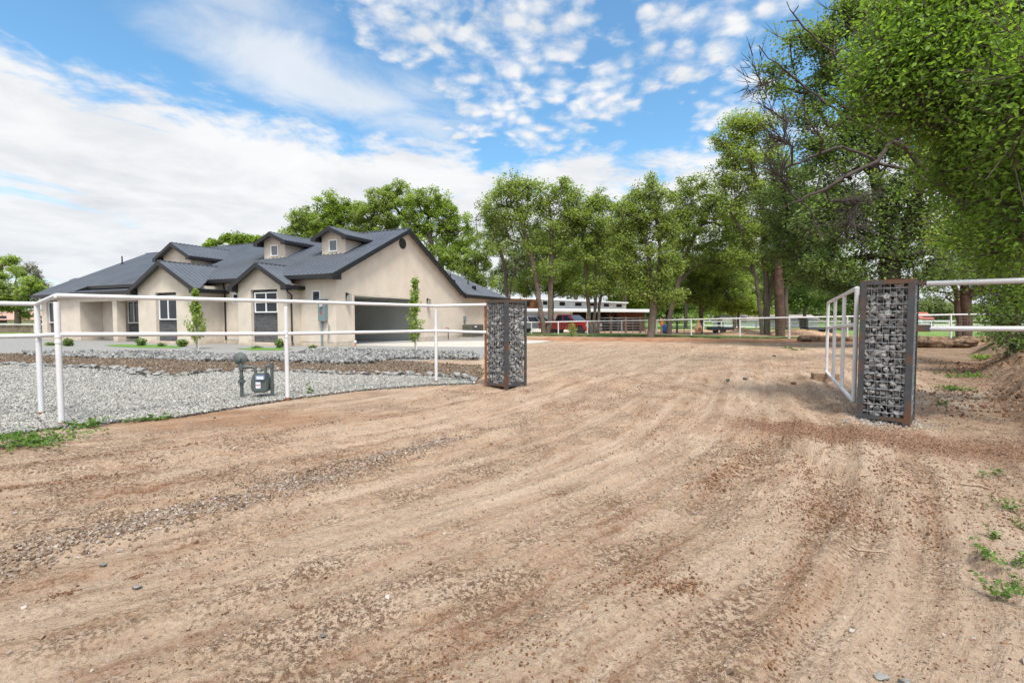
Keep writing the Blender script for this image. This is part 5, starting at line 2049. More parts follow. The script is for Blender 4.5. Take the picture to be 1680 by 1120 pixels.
for a in range(3):
    mb = MB()
    t_ = a * 2.094
    mb.tube([(.22 * math.cos(t_), .22 * math.sin(t_), 0), (.14 * math.cos(t_), .14 * math.sin(t_), .25)], .03, 6)
    mb.build('leg', M['black'], ch)
tr_ = empty('trailer', (on(1182, 43.5), 43.5, .07), R(4), 'low dark flat trailer with its drawbar pointing right, behind the white fence', 'trailer')
mb = MB()
mb.box(-1.0, 1.0, -.6, .6, .32, .62)
mb.build('bed', M['trailer'], tr_, bevel=.02)
mb = MB()
mb.tube([(1.0, .4, .4), (2.3, 0, .55)], .04, 6)
mb.tube([(1.0, -.4, .4), (2.3, 0, .55)], .04, 6)
mb.build('drawbar', M['rust'], tr_)
for s in (-1, 1): wheel(tr_, -.1, s * .68, .26, .16, s)
t2_ = empty('trailer', (on(1352, 41), 41, .07), R(-6), 'dark flatbed trailer with an upright tailboard left of the open gate', 'trailer')
mb = MB()
mb.box(-1.6, 1.8, -.7, .7, .42, .62)
mb.build('bed', M['trailer'], t2_, bevel=.02)
mb = MB()
mb.box(-1.68, -1.6, -.7, .7, .62, 1.35)
mb.build('tailboard', M['trailer'], t2_)
mb = MB()
for z in (.82, 1.02): mb.tube([(-1.6, -.7, z), (1.8, -.7, z)], .03, 6)
mb.build('side_rail', M['trailer'], t2_)
for s in (-1, 1): wheel(t2_, .2, s * .78, .30, .18, s)


def dirt_pile(px, Y, w, h, label):
    x0 = on(px, Y)
    n = 36
    bm = bmesh.new()
    V = [[None] * n for _ in range(n)]
    for i in range(n):
        for j in range(n):
            a, b = i / (n - 1) * 2 - 1, j / (n - 1) * 2 - 1
            d = math.hypot(a, b)
            z = max(0, 1 - d) ** .8 * h * (.55 + .9 * float(fbm(np.array(a * 2.3 + px), np.array(b * 2.3), 4, 3)))
            V[i][j] = bm.verts.new((a * w / 2, b * w / 3, z - .03))
    for i in range(n - 1):
        for j in range(n - 1): bm.faces.new((V[i][j], V[i + 1][j], V[i + 1][j + 1], V[i][j + 1]))
    me = bpy.data.meshes.new('dirt_pile')
    bm.to_mesh(me)
    bm.free()
    me.materials.append(M['yard_dirt'])
    o = bpy.data.objects.new('dirt_pile', me)
    o.location = (x0, Y, .07)
    C.objects.link(o)
    tag(o, label, 'dirt pile')


dirt_pile(1222, 40, 6, .5, 'heap of orange tan dirt just left of the twin grey trunks')
dirt_pile(1272, 38, 5, .4, 'low heap of tan dirt between the grey trunks and the brown trunk')
dirt_pile(1318, 41, 6, .5, 'heap of tan dirt just right of the thick brown trunk')
# utility pole
up = empty('utility_pole', (on(1289, 62), 62, 0), 0, 'slim brown utility pole beyond the thick brown tree trunk', 'utility pole')
mb = MB()
mb.tube([(0, 0, -.2), (0, 0, 8.5)], [.16, .11], 10)
mb.build('pole', M['bark_red'], up)
mb = MB()
mb.box(-1.1, 1.1, -.06, .06, 7.7, 7.85)
mb.build('crossarm', M['bark_red'], up)
# white board fence across the pasture
wf = empty('paddock_fence', (on(1250, 66), 66, 0), 0, 'far white paddock fence crossing the pasture behind the brown trunks', 'fence')
for k in range(16):
    mb = MB()
    mb.box(k * 2.4 - 8, k * 2.4 - 7.88, 0, .12, 0, 1.2)
    mb.build('post', M['white_paint'], wf)
for z in (.5, 1.05):
    mb = MB()
    mb.box(-8, 28.2, -.03, -.003, z, z + .13)
    mb.build('rail', M['white_paint'], wf)
wf2 = empty('paddock_fence', (58, 62, 0), R(3), 'thin pale fence across the pasture seen right of the right pillar', 'fence')
for k in range(14):
    mb = MB()
    mb.box(k * 3 - 10, k * 3 - 9.9, 0, .1, 0, 1.3)
    mb.build('post', M['fence_wood'], wf2)
for z in (.7, 1.2):
    mb = MB()
    mb.box(-10, 29.1, -.03, -.003, z, z + .08)
    mb.build('rail', M['white_paint'], wf2)


# logs
def log(name, x, y, rz, L_, r, label, seed, fl=1.0):
    n, m = 46, 30
    bm = bmesh.new()
    rings = []
    for i in range(n):
        t_ = i / (n - 1)
        ring = []
        rr = r * (1 - .25 * t_)
        for k in range(m):
            a = 2 * math.pi * k / m
            d = rr * (.45 + 1.05 * float(fbm(np.array(t_ * 4 + seed), np.array(math.cos(a) * 1.3 + math.sin(a) * 2.1 + 5), 5, seed)))
            ring.append(bm.verts.new((t_ * L_ + (d * .5 * math.cos(a * 2 + seed) * .35 if i in (0, n - 1) else 0), d * math.cos(a), d * math.sin(a) * fl + rr * .72)))
        rings.append(ring)
    for i in range(n - 1):
        for k in range(m):
            k2 = (k + 1) % m
            bm.faces.new((rings[i][k], rings[i][k2], rings[i + 1][k2], rings[i + 1][k]))
    bm.faces.new(rings[0][::-1])
    bm.faces.new(rings[-1])
    bmesh.ops.recalc_face_normals(bm, faces=bm.faces)
    me = bpy.data.meshes.new(name)
    bm.to_mesh(me)
    bm.free()
    me.polygons.foreach_set('use_smooth', [True] * len(me.polygons))
    me.materials.append(M['log'])
    o = bpy.data.objects.new(name, me)
    o.location = (x, y, GH(x, y) - .05)
    o.rotation_euler = (0, 0, rz)
    C.objects.link(o)
    tag(o, label, 'log')


lx, ly = gp(1312, 561)
log('log', lx, ly, R(4), 3.4, .26, 'pale fallen log lying under the fence left of the open gate', 3)
lx, ly = gp(1458, 570)
log('log', lx, ly, R(-2), 3.9, .44, 'big split log lying in the dirt just right of the right pillar', 9, .8)
lx, ly = gp(1570, 561)
log('log', lx, ly, R(6), 3.3, .22, 'thin dark log on the ground below the large shady tree', 14)


# ------------------------------------------------------------------ trees
def tubes_np(P0, P1, R0, R1, n):
    P0, P1 = np.array(P0), np.array(P1)
    R0, R1 = np.array(R0), np.array(R1)
    d = P1 - P0
    ln = np.linalg.norm(d, axis=1)[:, None] + 1e-9
    d = d / ln
    P1 = P1 + d * np.minimum(R1[:, None] * .4, ln * .1)
    ref = np.where(np.abs(d[:, 2:3]) < .9, np.array([[0, 0, 1.]]), np.array([[1., 0, 0]]))
    a = np.cross(d, ref)
    a /= np.linalg.norm(a, axis=1)[:, None]
    b = np.cross(a, d)
    th = np.arange(n) * 2 * np.pi / n
    ring = a[:, None] * np.cos(th)[None, :, None] + b[:, None] * np.sin(th)[None, :, None]
    V = np.concatenate([P0[:, None] + ring * R0[:, None, None], P1[:, None] + ring * R1[:, None, None]], 1)
    k = np.arange(n)
    k2 = (k + 1) % n
    f = np.stack([k, k2, n + k2, n + k], 1)
    Fc = f[None] + (np.arange(len(P0)) * 2 * n)[:, None, None]
    return V.reshape(-1, 3), Fc.reshape(-1, 4)


def leaves_np(C0, size, up=.6, shape='diamond'):
    n = len(C0)
    nrm = rng.normal(size=(n, 3))
    nrm[:, 2] = np.abs(nrm[:, 2]) + up
    nrm /= np.linalg.norm(nrm, axis=1)[:, None]
    t_ = rng.normal(size=(n, 3))
    t_ -= (t_ * nrm).sum(1)[:, None] * nrm
    t_ /= np.linalg.norm(t_, axis=1)[:, None]
    b = np.cross(nrm, t_)
    s = (size * rng.uniform(.6, 1.35, n))[:, None]
    if shape == 'diamond':
        V = np.stack([C0 - t_ * s * .5, C0 + b * s * .33 - t_ * s * .05, C0 + t_ * s * .55, C0 - b * s * .33 - t_ * s * .05], 1)
        return V.reshape(-1, 3), 4, np.arange(n * 4).reshape(-1, 4)
    dn = nrm * s * -.12
    V = np.stack([C0 - t_ * s * .5, C0 + b * s * .30 - t_ * s * .12 - dn, C0 + b * s * .22 + t_ * s * .2 - dn, C0 + t_ * s * .6,
                  C0 - b * s * .22 + t_ * s * .2 - dn, C0 - b * s * .30 - t_ * s * .12 - dn], 1)
    base = (np.arange(n) * 6)[:, None]
    f = np.concatenate([base + np.array([[0, 1, 2, 3]]), base + np.array([[0, 3, 4, 5]])], 1).reshape(-1, 4)
    return V.reshape(-1, 3), 6, f


def tree(name, label, cat, group, trunks, lobes, nclump, nleaf, lsize, leaf, bark='bark', tr=.2, seed=1, csize=.55, twigs=5, spread=1.0, bare=(), flat=.75, shape='diamond', up=.6, nobranch=False):
    """trunks: polylines of world points; lobes: (centre, (rx,ry,rz)); bare: end points of leafless limbs"""
    global rng
    rng = np.random.default_rng(seed)
    root = empty(name, trunks[0][0], 0, label, cat, group)
    O = np.array(trunks[0][0], float)
    nodes, par = [], []
    for tk in trunks:
        prev = -1
        if nodes and tk[0][2] > O[2] + .6:
            prev = int(np.argmin([np.linalg.norm(np.array(tk[0]) - q) for q in nodes]))
        pts = [np.array(p, float) for p in tk]
        if len(pts) > 2:      # smooth the stem
            e_ = [2 * pts[0] - pts[1]] + pts + [2 * pts[-1] - pts[-2]]
            sm = []
            for a_ in range(1, len(e_) - 2):
                for t_ in (0, .25, .5, .75):
                    sm.append(.5 * (2 * e_[a_] + (e_[a_ + 1] - e_[a_ - 1]) * t_ + (2 * e_[a_ - 1] - 5 * e_[a_] + 4 * e_[a_ + 1] - e_[a_ + 2]) * t_ ** 2 + (3 * e_[a_] - e_[a_ - 1] - 3 * e_[a_ + 1] + e_[a_ + 2]) * t_ ** 3))
            pts = sm + [pts[-1]]
        for i in range(len(pts) - 1):
            k = max(1, int(np.linalg.norm(pts[i + 1] - pts[i]) / .6))
            for j in range(k if i < len(pts) - 2 else k + 1):
                q = pts[i] + (pts[i + 1] - pts[i]) * j / k
                if i or j: q = q + rng.normal(size=3) * .03
                nodes.append(q)
                par.append(prev)
                prev = len(nodes) - 1
    ntr = len(nodes)
    # clump centres
    vol = np.array([(l[1][0] * l[1][1] * l[1][2]) ** (.75) for l in lobes])
    cnt = np.maximum(1, (nclump * vol / vol.sum()).astype(int))
    cl = []
    for (c0, rad), m in zip(lobes, cnt):
        v = rng.normal(size=(m, 3))
        v /= np.linalg.norm(v, axis=1)[:, None]
        v *= (rng.random(m) ** .42)[:, None]
        cl.append(np.array(c0) + v * np.array(rad))
    cl = np.vstack(cl)
    tgt = [(c, True) for c in cl] + [(np.array(b, float), False) for b in bare]
    top = nodes[ntr - 1]
    tgt.sort(key=lambda e: min(np.linalg.norm(e[0] - nodes[i]) for i in range(0, ntr, 3)))
    arr = np.zeros((len(nodes) + 12 * len(tgt) + 10, 3))
    arr[:len(nodes)] = nodes
    N = len(nodes)
    ends = []
    low = O[2] + (top[2] - O[2]) * .3
    for c, leafy in tgt:
        A = arr[:N]
        dv_ = c - A
        dist = np.linalg.norm(dv_, axis=1)
        cost = dist + 1.1 * np.maximum(0, A[:, 2] - c[2] + .3 * dist) + (A[:, 2] < low) * 3.0
        i = int(np.argmin(cost))
        p0 = A[i].copy()
        L_ = dist[i]
        k = int(np.clip(L_ / .8, 1, 9))
        bend = rng.normal(size=3) * L_ * .07 + np.array([0, 0, L_ * .08])
        prev = i
        for j in range(1, k + 1):
            s_ = j / k
            q = p0 + (c - p0) * s_ + bend * math.sin(math.pi * s_) + (rng.normal(size=3) * .05 if j < k else 0)
            arr[N] = q
            par.append(prev)
            prev = N
            N += 1
        ends.append(prev)
    par = np.array(par)
    w = np.zeros(N)
    for e in ends: w[e] += 1
    for i in range(N - 1, -1, -1):
        if w[i] == 0: w[i] = .6
        if par[i] >= 0: w[par[i]] += w[i]
    rad = w ** .5
    rad = rad / max(rad[i] for i in range(N) if par[i] < 0) * tr
    rad = np.maximum(rad, .008)
    # trunk taper so that the bare stem is smooth
    idx = np.arange(N)
    has = par >= 0
    P0, P1 = arr[par[has]], arr[idx[has]]
    R0 = np.minimum(rad[par[has]], rad[idx[has]] * 1.6)
    R1 = rad[idx[has]]
    istr = np.where(has)[0] < ntr
    R0 = np.where(istr, rad[par[has]], R0)
    VT, FT = tubes_np(P0[istr], P1[istr], R0[istr], R1[istr], 10)
    np_mesh('trunk', VT - O, FT, 4, M[bark], root, smooth=True)
    P0b, P1b, R0b, R1b = P0[~istr], P1[~istr], R0[~istr], R1[~istr]
    # twigs
    tw0, tw1 = [], []
    ec = arr[ends]
    for e, (c, leafy) in zip(ends, tgt):
        if not leafy:
            j = e
            for lev in range(6):
                if par[j] < ntr: break
                a_, b_ = arr[par[j]], arr[j]
                ax = (b_ - a_) / (np.linalg.norm(b_ - a_) + 1e-6)
                for _ in range(11):
                    s0 = a_ + (b_ - a_) * rng.random()
                    dr = ax * rng.uniform(.6, 1.3) + rng.normal(size=3) * .42 + np.array([0, 0, .12])
                    dr /= np.linalg.norm(dr)
                    L0 = csize * rng.uniform(.8, 2.2)
                    s1 = s0 + dr * L0 * .55
                    d2_ = dr + rng.normal(size=3) * .22
                    s2 = s1 + d2_ / np.linalg.norm(d2_) * L0 * .5
                    d3_ = dr + rng.normal(size=3) * .5
                    s3 = s1 + d3_ / np.linalg.norm(d3_) * L0 * .45
                    tw0.append(np.array([s0, s1, s1])); tw1.append(np.array([s1, s2, s3]))
                j = par[j]
            continue
        m = twigs
        dr = rng.normal(size=(m, 3))
        dr[:, 2] += .25
        pd = arr[e] - arr[par[e]]
        dr += pd / (np.linalg.norm(pd) + 1e-6) * (.5 if leafy else 1.4)
        dr /= np.linalg.norm(dr, axis=1)[:, None]
        st = arr[e] if leafy else arr[e]
        ln = csize * rng.uniform(.6, 1.5, m)[:, None] * (1 if leafy else 1.2)
        tw0.append(np.repeat(st[None], m, 0))
        tw1.append(st + dr * ln)
    if tw0:
        tw0, tw1 = np.vstack(tw0), np.vstack(tw1)
        r_ = np.full(len(tw0), .007 + tr * .015)
        P0b, P1b = np.vstack([P0b, tw0]), np.vstack([P1b, tw1])
        R0b, R1b = np.concatenate([R0b, r_]), np.concatenate([R1b, r_ * .35])
    if not nobranch:
        VB, FB = tubes_np(P0b, P1b, R0b, R1b, 5)
        np_mesh('branches', VB - O, FB, 4, M[bark], root, smooth=True)
    # leaves
    if nleaf:
        nc = len(cl)
        per = rng.uniform(.35, 1.7, nc)
        per = (per / per.sum() * nleaf).astype(int)
        ci = np.repeat(np.arange(nc), per)
        g_ = rng.normal(size=(len(ci), 3))
        rr_ = np.linalg.norm(g_, axis=1)[:, None]
        g_ = g_ / rr_ * np.minimum(rr_, 2.1) * np.array([1, 1, flat])
        sc_ = csize * rng.uniform(.55, 1.2, nc) * spread
        Cc = cl[ci] + g_ * sc_[ci][:, None] * .62
        V, kk, f = leaves_np(Cc, np.full(len(Cc), lsize), up, shape)
        tint = np.clip(rng.uniform(.25, .75, nc)[ci] + rng.normal(size=len(ci)) * .16, 0, 1)
        np_mesh('crown', V - O, f, 4, L[leaf], root, np.repeat(tint, kk))
    return root


def W(px, py, Y):
    v = at(px, py, Y)
    return (v.x, v.y, v.z)


def lob(lst, Y, dk=.8):
    """(px,py,rx,ry[,dY]) in photo pixels at distance Y -> world lobes"""
    out = []
    for l in lst:
        y = Y + (l[4] if len(l) > 4 else 0)
        s = y / F
        rd = (l[2] + l[3]) / 2 * s * dk
        out.append((W(l[0], l[1], y), (l[2] * s, rd, l[3] * s)))
    return out


def base(px, Y, z=None):
    x = at(px, 530, Y).x
    return (x, Y, (GH(x, Y) if z is None else z) - .05)


GB = 'trees behind the house'
tree('tree', 'small green treetops showing above the middle of the house roof', 'tree', GB, [[base(385, 62), W(385, 440, 62), W(384, 405, 62)]],
     lob([(382, 394, 30, 9), (350, 400, 18, 8), (415, 396, 20, 9), (435, 402, 14, 8)], 62), 70, 9000, .24, 'bright', tr=.3, seed=11)
tree('tree', 'lowest rounded green tree left of the group behind the dormers', 'tree', GB, [[base(500, 60), W(500, 430, 60), W(505, 385, 60)]],
     lob([(478, 378, 18, 15), (500, 362, 24, 20), (515, 385, 25, 20), (490, 400, 30, 20)], 60), 120, 13000, .22, 'mid', tr=.35, seed=12)
tree('tree', 'tall dense green tree directly above the left dormer', 'tree', GB, [[base(548, 58), W(548, 420, 58), W(546, 350, 58)]],
     lob([(545, 340, 28, 26), (532, 362, 26, 26), (572, 352, 24, 24), (550, 385, 40, 30)], 58), 170, 20000, .21, 'bright', tr=.4, seed=13)
tree('tree', 'broad light green tree above the right dormer, tallest of its group', 'tree', GB, [[base(640, 57), W(636, 430, 57), W(640, 350, 57)]],
     lob([(625, 330, 30, 22), (655, 322, 28, 24), (600, 355, 32, 26), (650, 355, 42, 30), (620, 385, 45, 28)], 57), 220, 27000, .21, 'mid', tr=.45, seed=14)
tree('tree', 'yellow green spreading tree rising over the garage gable', 'tree', GB, [[base(712, 54), W(712, 450, 54), W(704, 370, 54)], [base(712, 54), W(722, 440, 54), W(735, 370, 54)]],
     lob([(695, 335, 32, 28), (725, 345, 28, 28), (745, 372, 30, 26), (700, 375, 42, 28), (735, 405, 36, 22), (762, 395, 18, 24)], 54), 220, 25000, .20, 'bright', tr=.4, seed=15)
tree('tree', 'grey green tree beside the right slope of the house roof', 'tree', GB, [[base(782, 52), W(782, 470, 52), W(778, 410, 52)]],
     lob([(770, 440, 30, 30), (792, 410, 26, 30), (750, 425, 26, 22), (790, 465, 24, 24), (725, 425, 22, 18)], 52), 150, 17000, .19, 'mid', tr=.3, seed=16)
tree('tree', 'sparse half bare tree between the house roof and the tall twin trunks', 'tree', GB,
     [[base(832, 44), W(832, 480, 44), W(826, 430, 44), W(815, 400, 44)], [base(834, 44), W(838, 470, 44), W(850, 420, 44)]],
     lob([(810, 385, 28, 28), (838, 370, 26, 28), (800, 350, 22, 26), (860, 420, 14, 20)], 44), 90, 4200, .17, 'grey', tr=.17, seed=17, bare=[W(805, 420, 44), W(818, 440, 44), W(862, 440, 44), W(846, 405, 44), W(870, 450, 44), W(800, 455, 44)], twigs=7)

GR = 'row of trees along the far white fence'
Y1 = 40.3
tree('tree', 'tallest feathery tree with twin leaning trunks in front of the van and pickup', 'tree', GR,
     [[base(893, Y1), W(886, 505, Y1), W(878, 450, Y1), W(862, 390, Y1), W(848, 330, Y1)],
      [base(899, Y1), W(903, 505, Y1), W(904, 440, Y1), W(905, 380, Y1), W(900, 320, Y1)]],
     lob([(842, 302, 34, 22), (868, 320, 34, 26), (818, 330, 28, 30), (850, 355, 40, 30), (810, 365, 24, 24), (905, 330, 30, 30), (930, 315, 24, 26), (940, 350, 22, 30), (915, 375, 34, 28), (880, 400, 30, 22), (935, 410, 24, 24), (900, 440, 26, 18), (825, 400, 20, 16)], Y1),
     290, 27000, .165, 'mid', tr=.21, seed=21, csize=.6, twigs=4)
tree('tree', 'low leafy growth around the feet of the twin trunks above the barn', 'tree', GR, [[base(906, Y1 + 5), W(906, 490, Y1 + 5), W(908, 450, Y1 + 5)]],
     lob([(900, 455, 42, 26), (860, 470, 26, 18), (935, 440, 26, 24), (920, 475, 26, 14)], Y1 + 5), 110, 11500, .17, 'mid', tr=.15, seed=22)
tree('tree', 'feathery multi-stemmed tree in front of the barn beside the pickup nose', 'tree', GR,
     [[base(970, Y1 + 1), W(965, 500, Y1 + 1), W(962, 440, Y1 + 1), W(955, 380, Y1 + 1)],
      [base(975, Y1 + 1), W(976, 500, Y1 + 1), W(978, 430, Y1 + 1), W(985, 360, Y1 + 1)],
      [base(980, Y1 + 1), W(984, 500, Y1 + 1), W(990, 450, Y1 + 1), W(1002, 400, Y1 + 1)]],
     lob([(960, 340, 26, 26), (990, 335, 28, 22), (975, 370, 40, 28), (950, 400, 30, 26), (1005, 390, 30, 28), (965, 425, 28, 22), (1000, 430, 28, 24), (990, 470, 30, 16), (960, 465, 26, 16), (1015, 455, 22, 20), (940, 370, 20, 26)], Y1 + 1),
     260, 27000, .165, 'mid', tr=.16, seed=23, csize=.6)
Y2 = 35.2
tree('tree', 'tree with a thick grey leaning trunk and drooping foliage at mid fence', 'tree', GR,
     [[base(1067, Y2), W(1072, 500, Y2), W(1070, 455, Y2), W(1060, 400, Y2), W(1045, 340, Y2)],
      [W(1072, 490, Y2), W(1082, 440, Y2), W(1080, 380, Y2), W(1070, 330, Y2)]],
     lob([(1060, 308, 26, 20), (1078, 330, 28, 26), (1035, 345, 30, 30), (1060, 370, 36, 28), (1020, 385, 24, 28), (1090, 375, 24, 28), (1045, 415, 36, 24), (1070, 455, 44, 22), (1040, 450, 28, 18), (1095, 430, 26, 24), (1052, 482, 34, 18), (1092, 488, 30, 16), (1020, 430, 24, 22)], Y2),
     320, 32000, .15, 'mid', bark='bark', tr=.27, seed=24, csize=.52)
Y3 = 42
tree('tree', 'tree with a crooked dark trunk arching to the right above the young shrubs', 'tree', GR,
     [[base(1098, Y3), W(1102, 500, Y3), W(1118, 450, Y3), W(1120, 410, Y3), W(1105, 360, Y3)],
      [W(1110, 470, Y3), W(1140, 440, Y3), W(1170, 430, Y3), W(1200, 440, Y3)],
      [W(1118, 440, Y3), W(1150, 370, Y3), W(1190, 370, Y3)]],
     lob([(1135, 305, 30, 20), (1120, 335, 30, 26), (1160, 325, 28, 24), (1185, 345, 28, 24), (1150, 360, 36, 24), (1200, 375, 28, 26), (1215, 410, 24, 24), (1120, 385, 26, 26), (1165, 400, 30, 22), (1140, 430, 34, 20), (1190, 430, 34, 22), (1105, 360, 24, 26)], Y3),
     280, 25000, .17, 'mid', tr=.2, seed=25, csize=.6, bare=[W(1140, 420, Y3), W(1180, 395, Y3), W(1212, 425, Y3)])
tree('tree', 'wide grey green bushy tree behind the fence between the grey trunk and the twin trunks', 'tree', GR,
     [[base(1150, 45), W(1150, 500, 45), W(1152, 470, 45)]],
     lob([(1130, 445, 36, 30), (1170, 455, 36, 26), (1110, 480, 40, 20), (1155, 485, 45, 20), (1205, 470, 30, 26), (1185, 430, 30, 22)], 45), 220, 26000, .17, 'mid', tr=.2, seed=26)
tree('tree', 'small bright green round tree left of the twin grey trunks', 'tree', GR,
     [[base(1212, 47), W(1212, 510, 47), W(1214, 495, 47)]],
     lob([(1210, 495, 28, 18), (1232, 505, 14, 12), (1190, 505, 22, 12)], 47), 70, 9000, .18, 'bright', tr=.12, seed=27)
Y4 = 37.2
tree('tree', 'tall tree with twin grey trunks next to the thick brown trunk', 'tree', GR,
     [[base(1252, Y4), W(1246, 500, Y4), W(1236, 440, Y4), W(1215, 380, Y4), W(1190, 330, Y4)],
      [base(1260, Y4), W(1258, 500, Y4), W(1255, 430, Y4), W(1250, 340, Y4), W(1225, 240, Y4)],
      [W(1262, 500, Y4), W(1270, 420, Y4), W(1272, 330, Y4), W(1262, 250, Y4)]],
     lob([(1222, 200, 30, 22), (1195, 225, 24, 26), (1250, 215, 26, 26), (1215, 255, 36, 26), (1260, 260, 28, 30), (1190, 285, 26, 24), (1230, 310, 34, 26), (1265, 330, 30, 34), (1200, 345, 28, 22), (1240, 380, 34, 28), (1220, 420, 26, 22), (1265, 420, 26, 30)], Y4),
     360, 36000, .15, 'mid', tr=.24, seed=28, csize=.58)
tree('tree', 'tree with a thick reddish brown straight trunk at the fence', 'tree', GR,
     [[base(1281, 36), W(1279, 500, 36), W(1278, 430, 36), W(1285, 340, 36)]],
     lob([(1300, 300, 40, 40), (1330, 340, 40, 40), (1290, 380, 30, 36), (1330, 410, 44, 36), (1295, 440, 24, 24), (1360, 380, 36, 36), (1345, 450, 40, 22)], 36.2),
     280, 32000, .155, 'dark', bark='bark_red', tr=.33, seed=29, csize=.6)
Y5 = 22
tree('cottonwood', 'huge dark cottonwood filling the sky above the open gate', 'tree', None,
     [[base(1462, Y5), W(1462, 480, Y5), W(1455, 380, Y5), W(1430, 260, Y5), W(1410, 140, Y5)],
      [W(1460, 460, Y5), W(1500, 340, Y5), W(1520, 200, Y5), W(1500, 80, Y5)]],
     lob([(1275, 120, 26, 30), (1290, 70, 24, 22), (1300, 200, 30, 24), (1375, 40, 50, 40), (1430, 10, 60, 50), (1330, 85, 40, 30), (1390, 120, 60, 45), (1460, 100, 60, 60), (1340, 160, 30, 30), (1440, 200, 60, 60), (1380, 250, 50, 50), (1330, 255, 34, 30), (1500, 250, 60, 70), (1400, 330, 60, 50),
          (1350, 360, 44, 36), (1470, 350, 60, 50), (1420, 400, 60, 34), (1370, 430, 44, 28), (1490, 425, 54, 26), (1540, 380, 50, 50), (1560, 120, 70, 90), (1430, 440, 40, 18), (1300, 400, 44, 40, 4), (1280, 340, 40, 36, 4), (1330, 440, 44, 26, 3), (1380, 465, 40, 16, 2), (1480, 462, 44, 14), (1540, 445, 40, 22, 2)], Y5),
     760, 98000, .125, 'dark', bark='bark_dark', tr=.42, seed=31, csize=.6)
tree('tree', 'shady tree with a tall brown trunk standing in the pasture right of the pillar', 'tree', None,
     [[base(1585, 33), W(1583, 500, 33), W(1580, 440, 33), W(1575, 380, 33)], [base(1574, 33), W(1572, 500, 33), W(1560, 450, 33)]],
     lob([(1545, 445, 40, 26), (1600, 440, 50, 28), (1650, 460, 46, 30), (1530, 470, 26, 14), (1610, 470, 34, 16), (1660, 485, 30, 18), (1580, 400, 60, 30), (1690, 440, 40, 50), (1545, 485, 14, 10)], 33),
     210, 19000, .17, 'dark', bark='bark_red', tr=.36, seed=32, csize=.7)
# leaning tree on the bank with dead limbs
Y6 = 14
tree('leaning_tree', 'leaning tree on the right bank with long dead limbs reaching left over the fence', 'tree', None,
     [[(at(1720, 560, 13).x, 13, .6), W(1680, 470, 13.4), W(1620, 380, 13.8), W(1560, 320, Y6), W(1505, 287, Y6)],
      [W(1560, 320, Y6), W(1490, 250, Y6), W(1440, 215, Y6), W(1370, 180, Y6 - .3), W(1310, 135, Y6 - .4), W(1262, 95, Y6 - .5)],
      [W(1490, 250, Y6), W(1430, 170, Y6 + .2), W(1375, 100, Y6), W(1320, 45, Y6), W(1290, 5, Y6)],
      [W(1440, 265, Y6), W(1370, 300, Y6 - .2), W(1310, 330, Y6 - .3), W(1270, 345, Y6 - .3)],
      [W(1505, 287, Y6), W(1440, 265, Y6), W(1380, 240, Y6), W(1310, 268, Y6), W(1270, 280, Y6)]],
     lob([(1560, 250, 50, 60, .5), (1620, 330, 50, 50, .5), (1570, 380, 50, 30), (1660, 400, 50, 40, -1), (1640, 250, 60, 60)], Y6),
     170, 17000, .085, 'mid', bark='bark_dark', tr=.19, seed=33, csize=.45, twigs=6,
     bare=[W(1245, 75, 13.5), W(1235, 105, 13.4), W(1250, 140, 13.5), W(1290, 35, 13.8), W(1310, 10, 13.8), W(1265, 180, 13.6), W(1290, 200, 13.8), W(1340, 110, 14), W(1370, 60, 14), W(1350, 230, 13.5), W(1280, 290, 13.6), W(1255, 275, 13.5),
           W(1300, 320, 13.8), W(1330, 345, 13.8), W(1370, 300, 14), W(1400, 280, 14), W(1410, 330, 14), W(1440, 300, 14.2), W(1400, 150, 14.2), W(1440, 100, 14.2), W(1420, 60, 14), W(1460, 160, 14), W(1345, 290, 13.6), W(1300, 240, 13.6), W(1320, 190, 13.7), W(1390, 370, 14), W(1360, 330, 13.9), W(1275, 130, 13.6), W(1262, 205, 13.5), W(1285, 232, 13.6), W(1335, 210, 13.7), W(1365, 262, 13.8), W(1425, 262, 14), W(1455, 240, 14), W(1325, 320, 13.7), W(1395, 350, 14), W(1290, 262, 13.5), W(1350, 160, 13.8), W(1385, 205, 14), W(1415, 370, 14.1), W(1340, 372, 13.8)])
# bright tree close on the right
Y7 = 6.6
tree('tree', 'nearby tree with large bright green leaves filling the upper right corner', 'tree', None,
     [[(9.4, 7.0, .4), (9.2, 6.9, 2.4), (8.9, 6.8, 4.2), (8.5, 6.7, 6.0)], [(9.2, 6.9, 2.4), (8.2, 6.6, 3.4), (7.4, 6.5, 4.2)]],
     lob([(1445, 120, 36, 34, .3), (1425, 165, 28, 20, .3), (1470, 190, 40, 26, .3), (1500, 130, 50, 50), (1560, 60, 70, 60), (1480, 70, 30, 30), (1620, 120, 70, 70), (1550, 180, 60, 40), (1640, 210, 60, 60), (1640, 300, 50, 50, .3), (1590, 250, 50, 40, .4), (1660, 380, 36, 50), (1640, 10, 80, 40), (1520, 0, 60, 30), (1700, 150, 60, 120, -1), (1690, 330, 40, 80, -.6), (1620, 350, 30, 30, .6), (1655, 425, 30, 30, .8), (1600, 300, 30, 34, .2), (1560, 280, 24, 24, .5), (1400, 130, 16, 12, .4), (1430, 60, 18, 14, .5), (1455, 20, 24, 16, .3), (1600, 400, 22, 18, 1.0), (1672, 480, 20, 20, .8), (1405, 185, 14, 10, .5)], Y7),
     470, 60000, .058, 'near', tr=.14, seed=34, csize=.46, twigs=5, shape='leaf', up=.35)
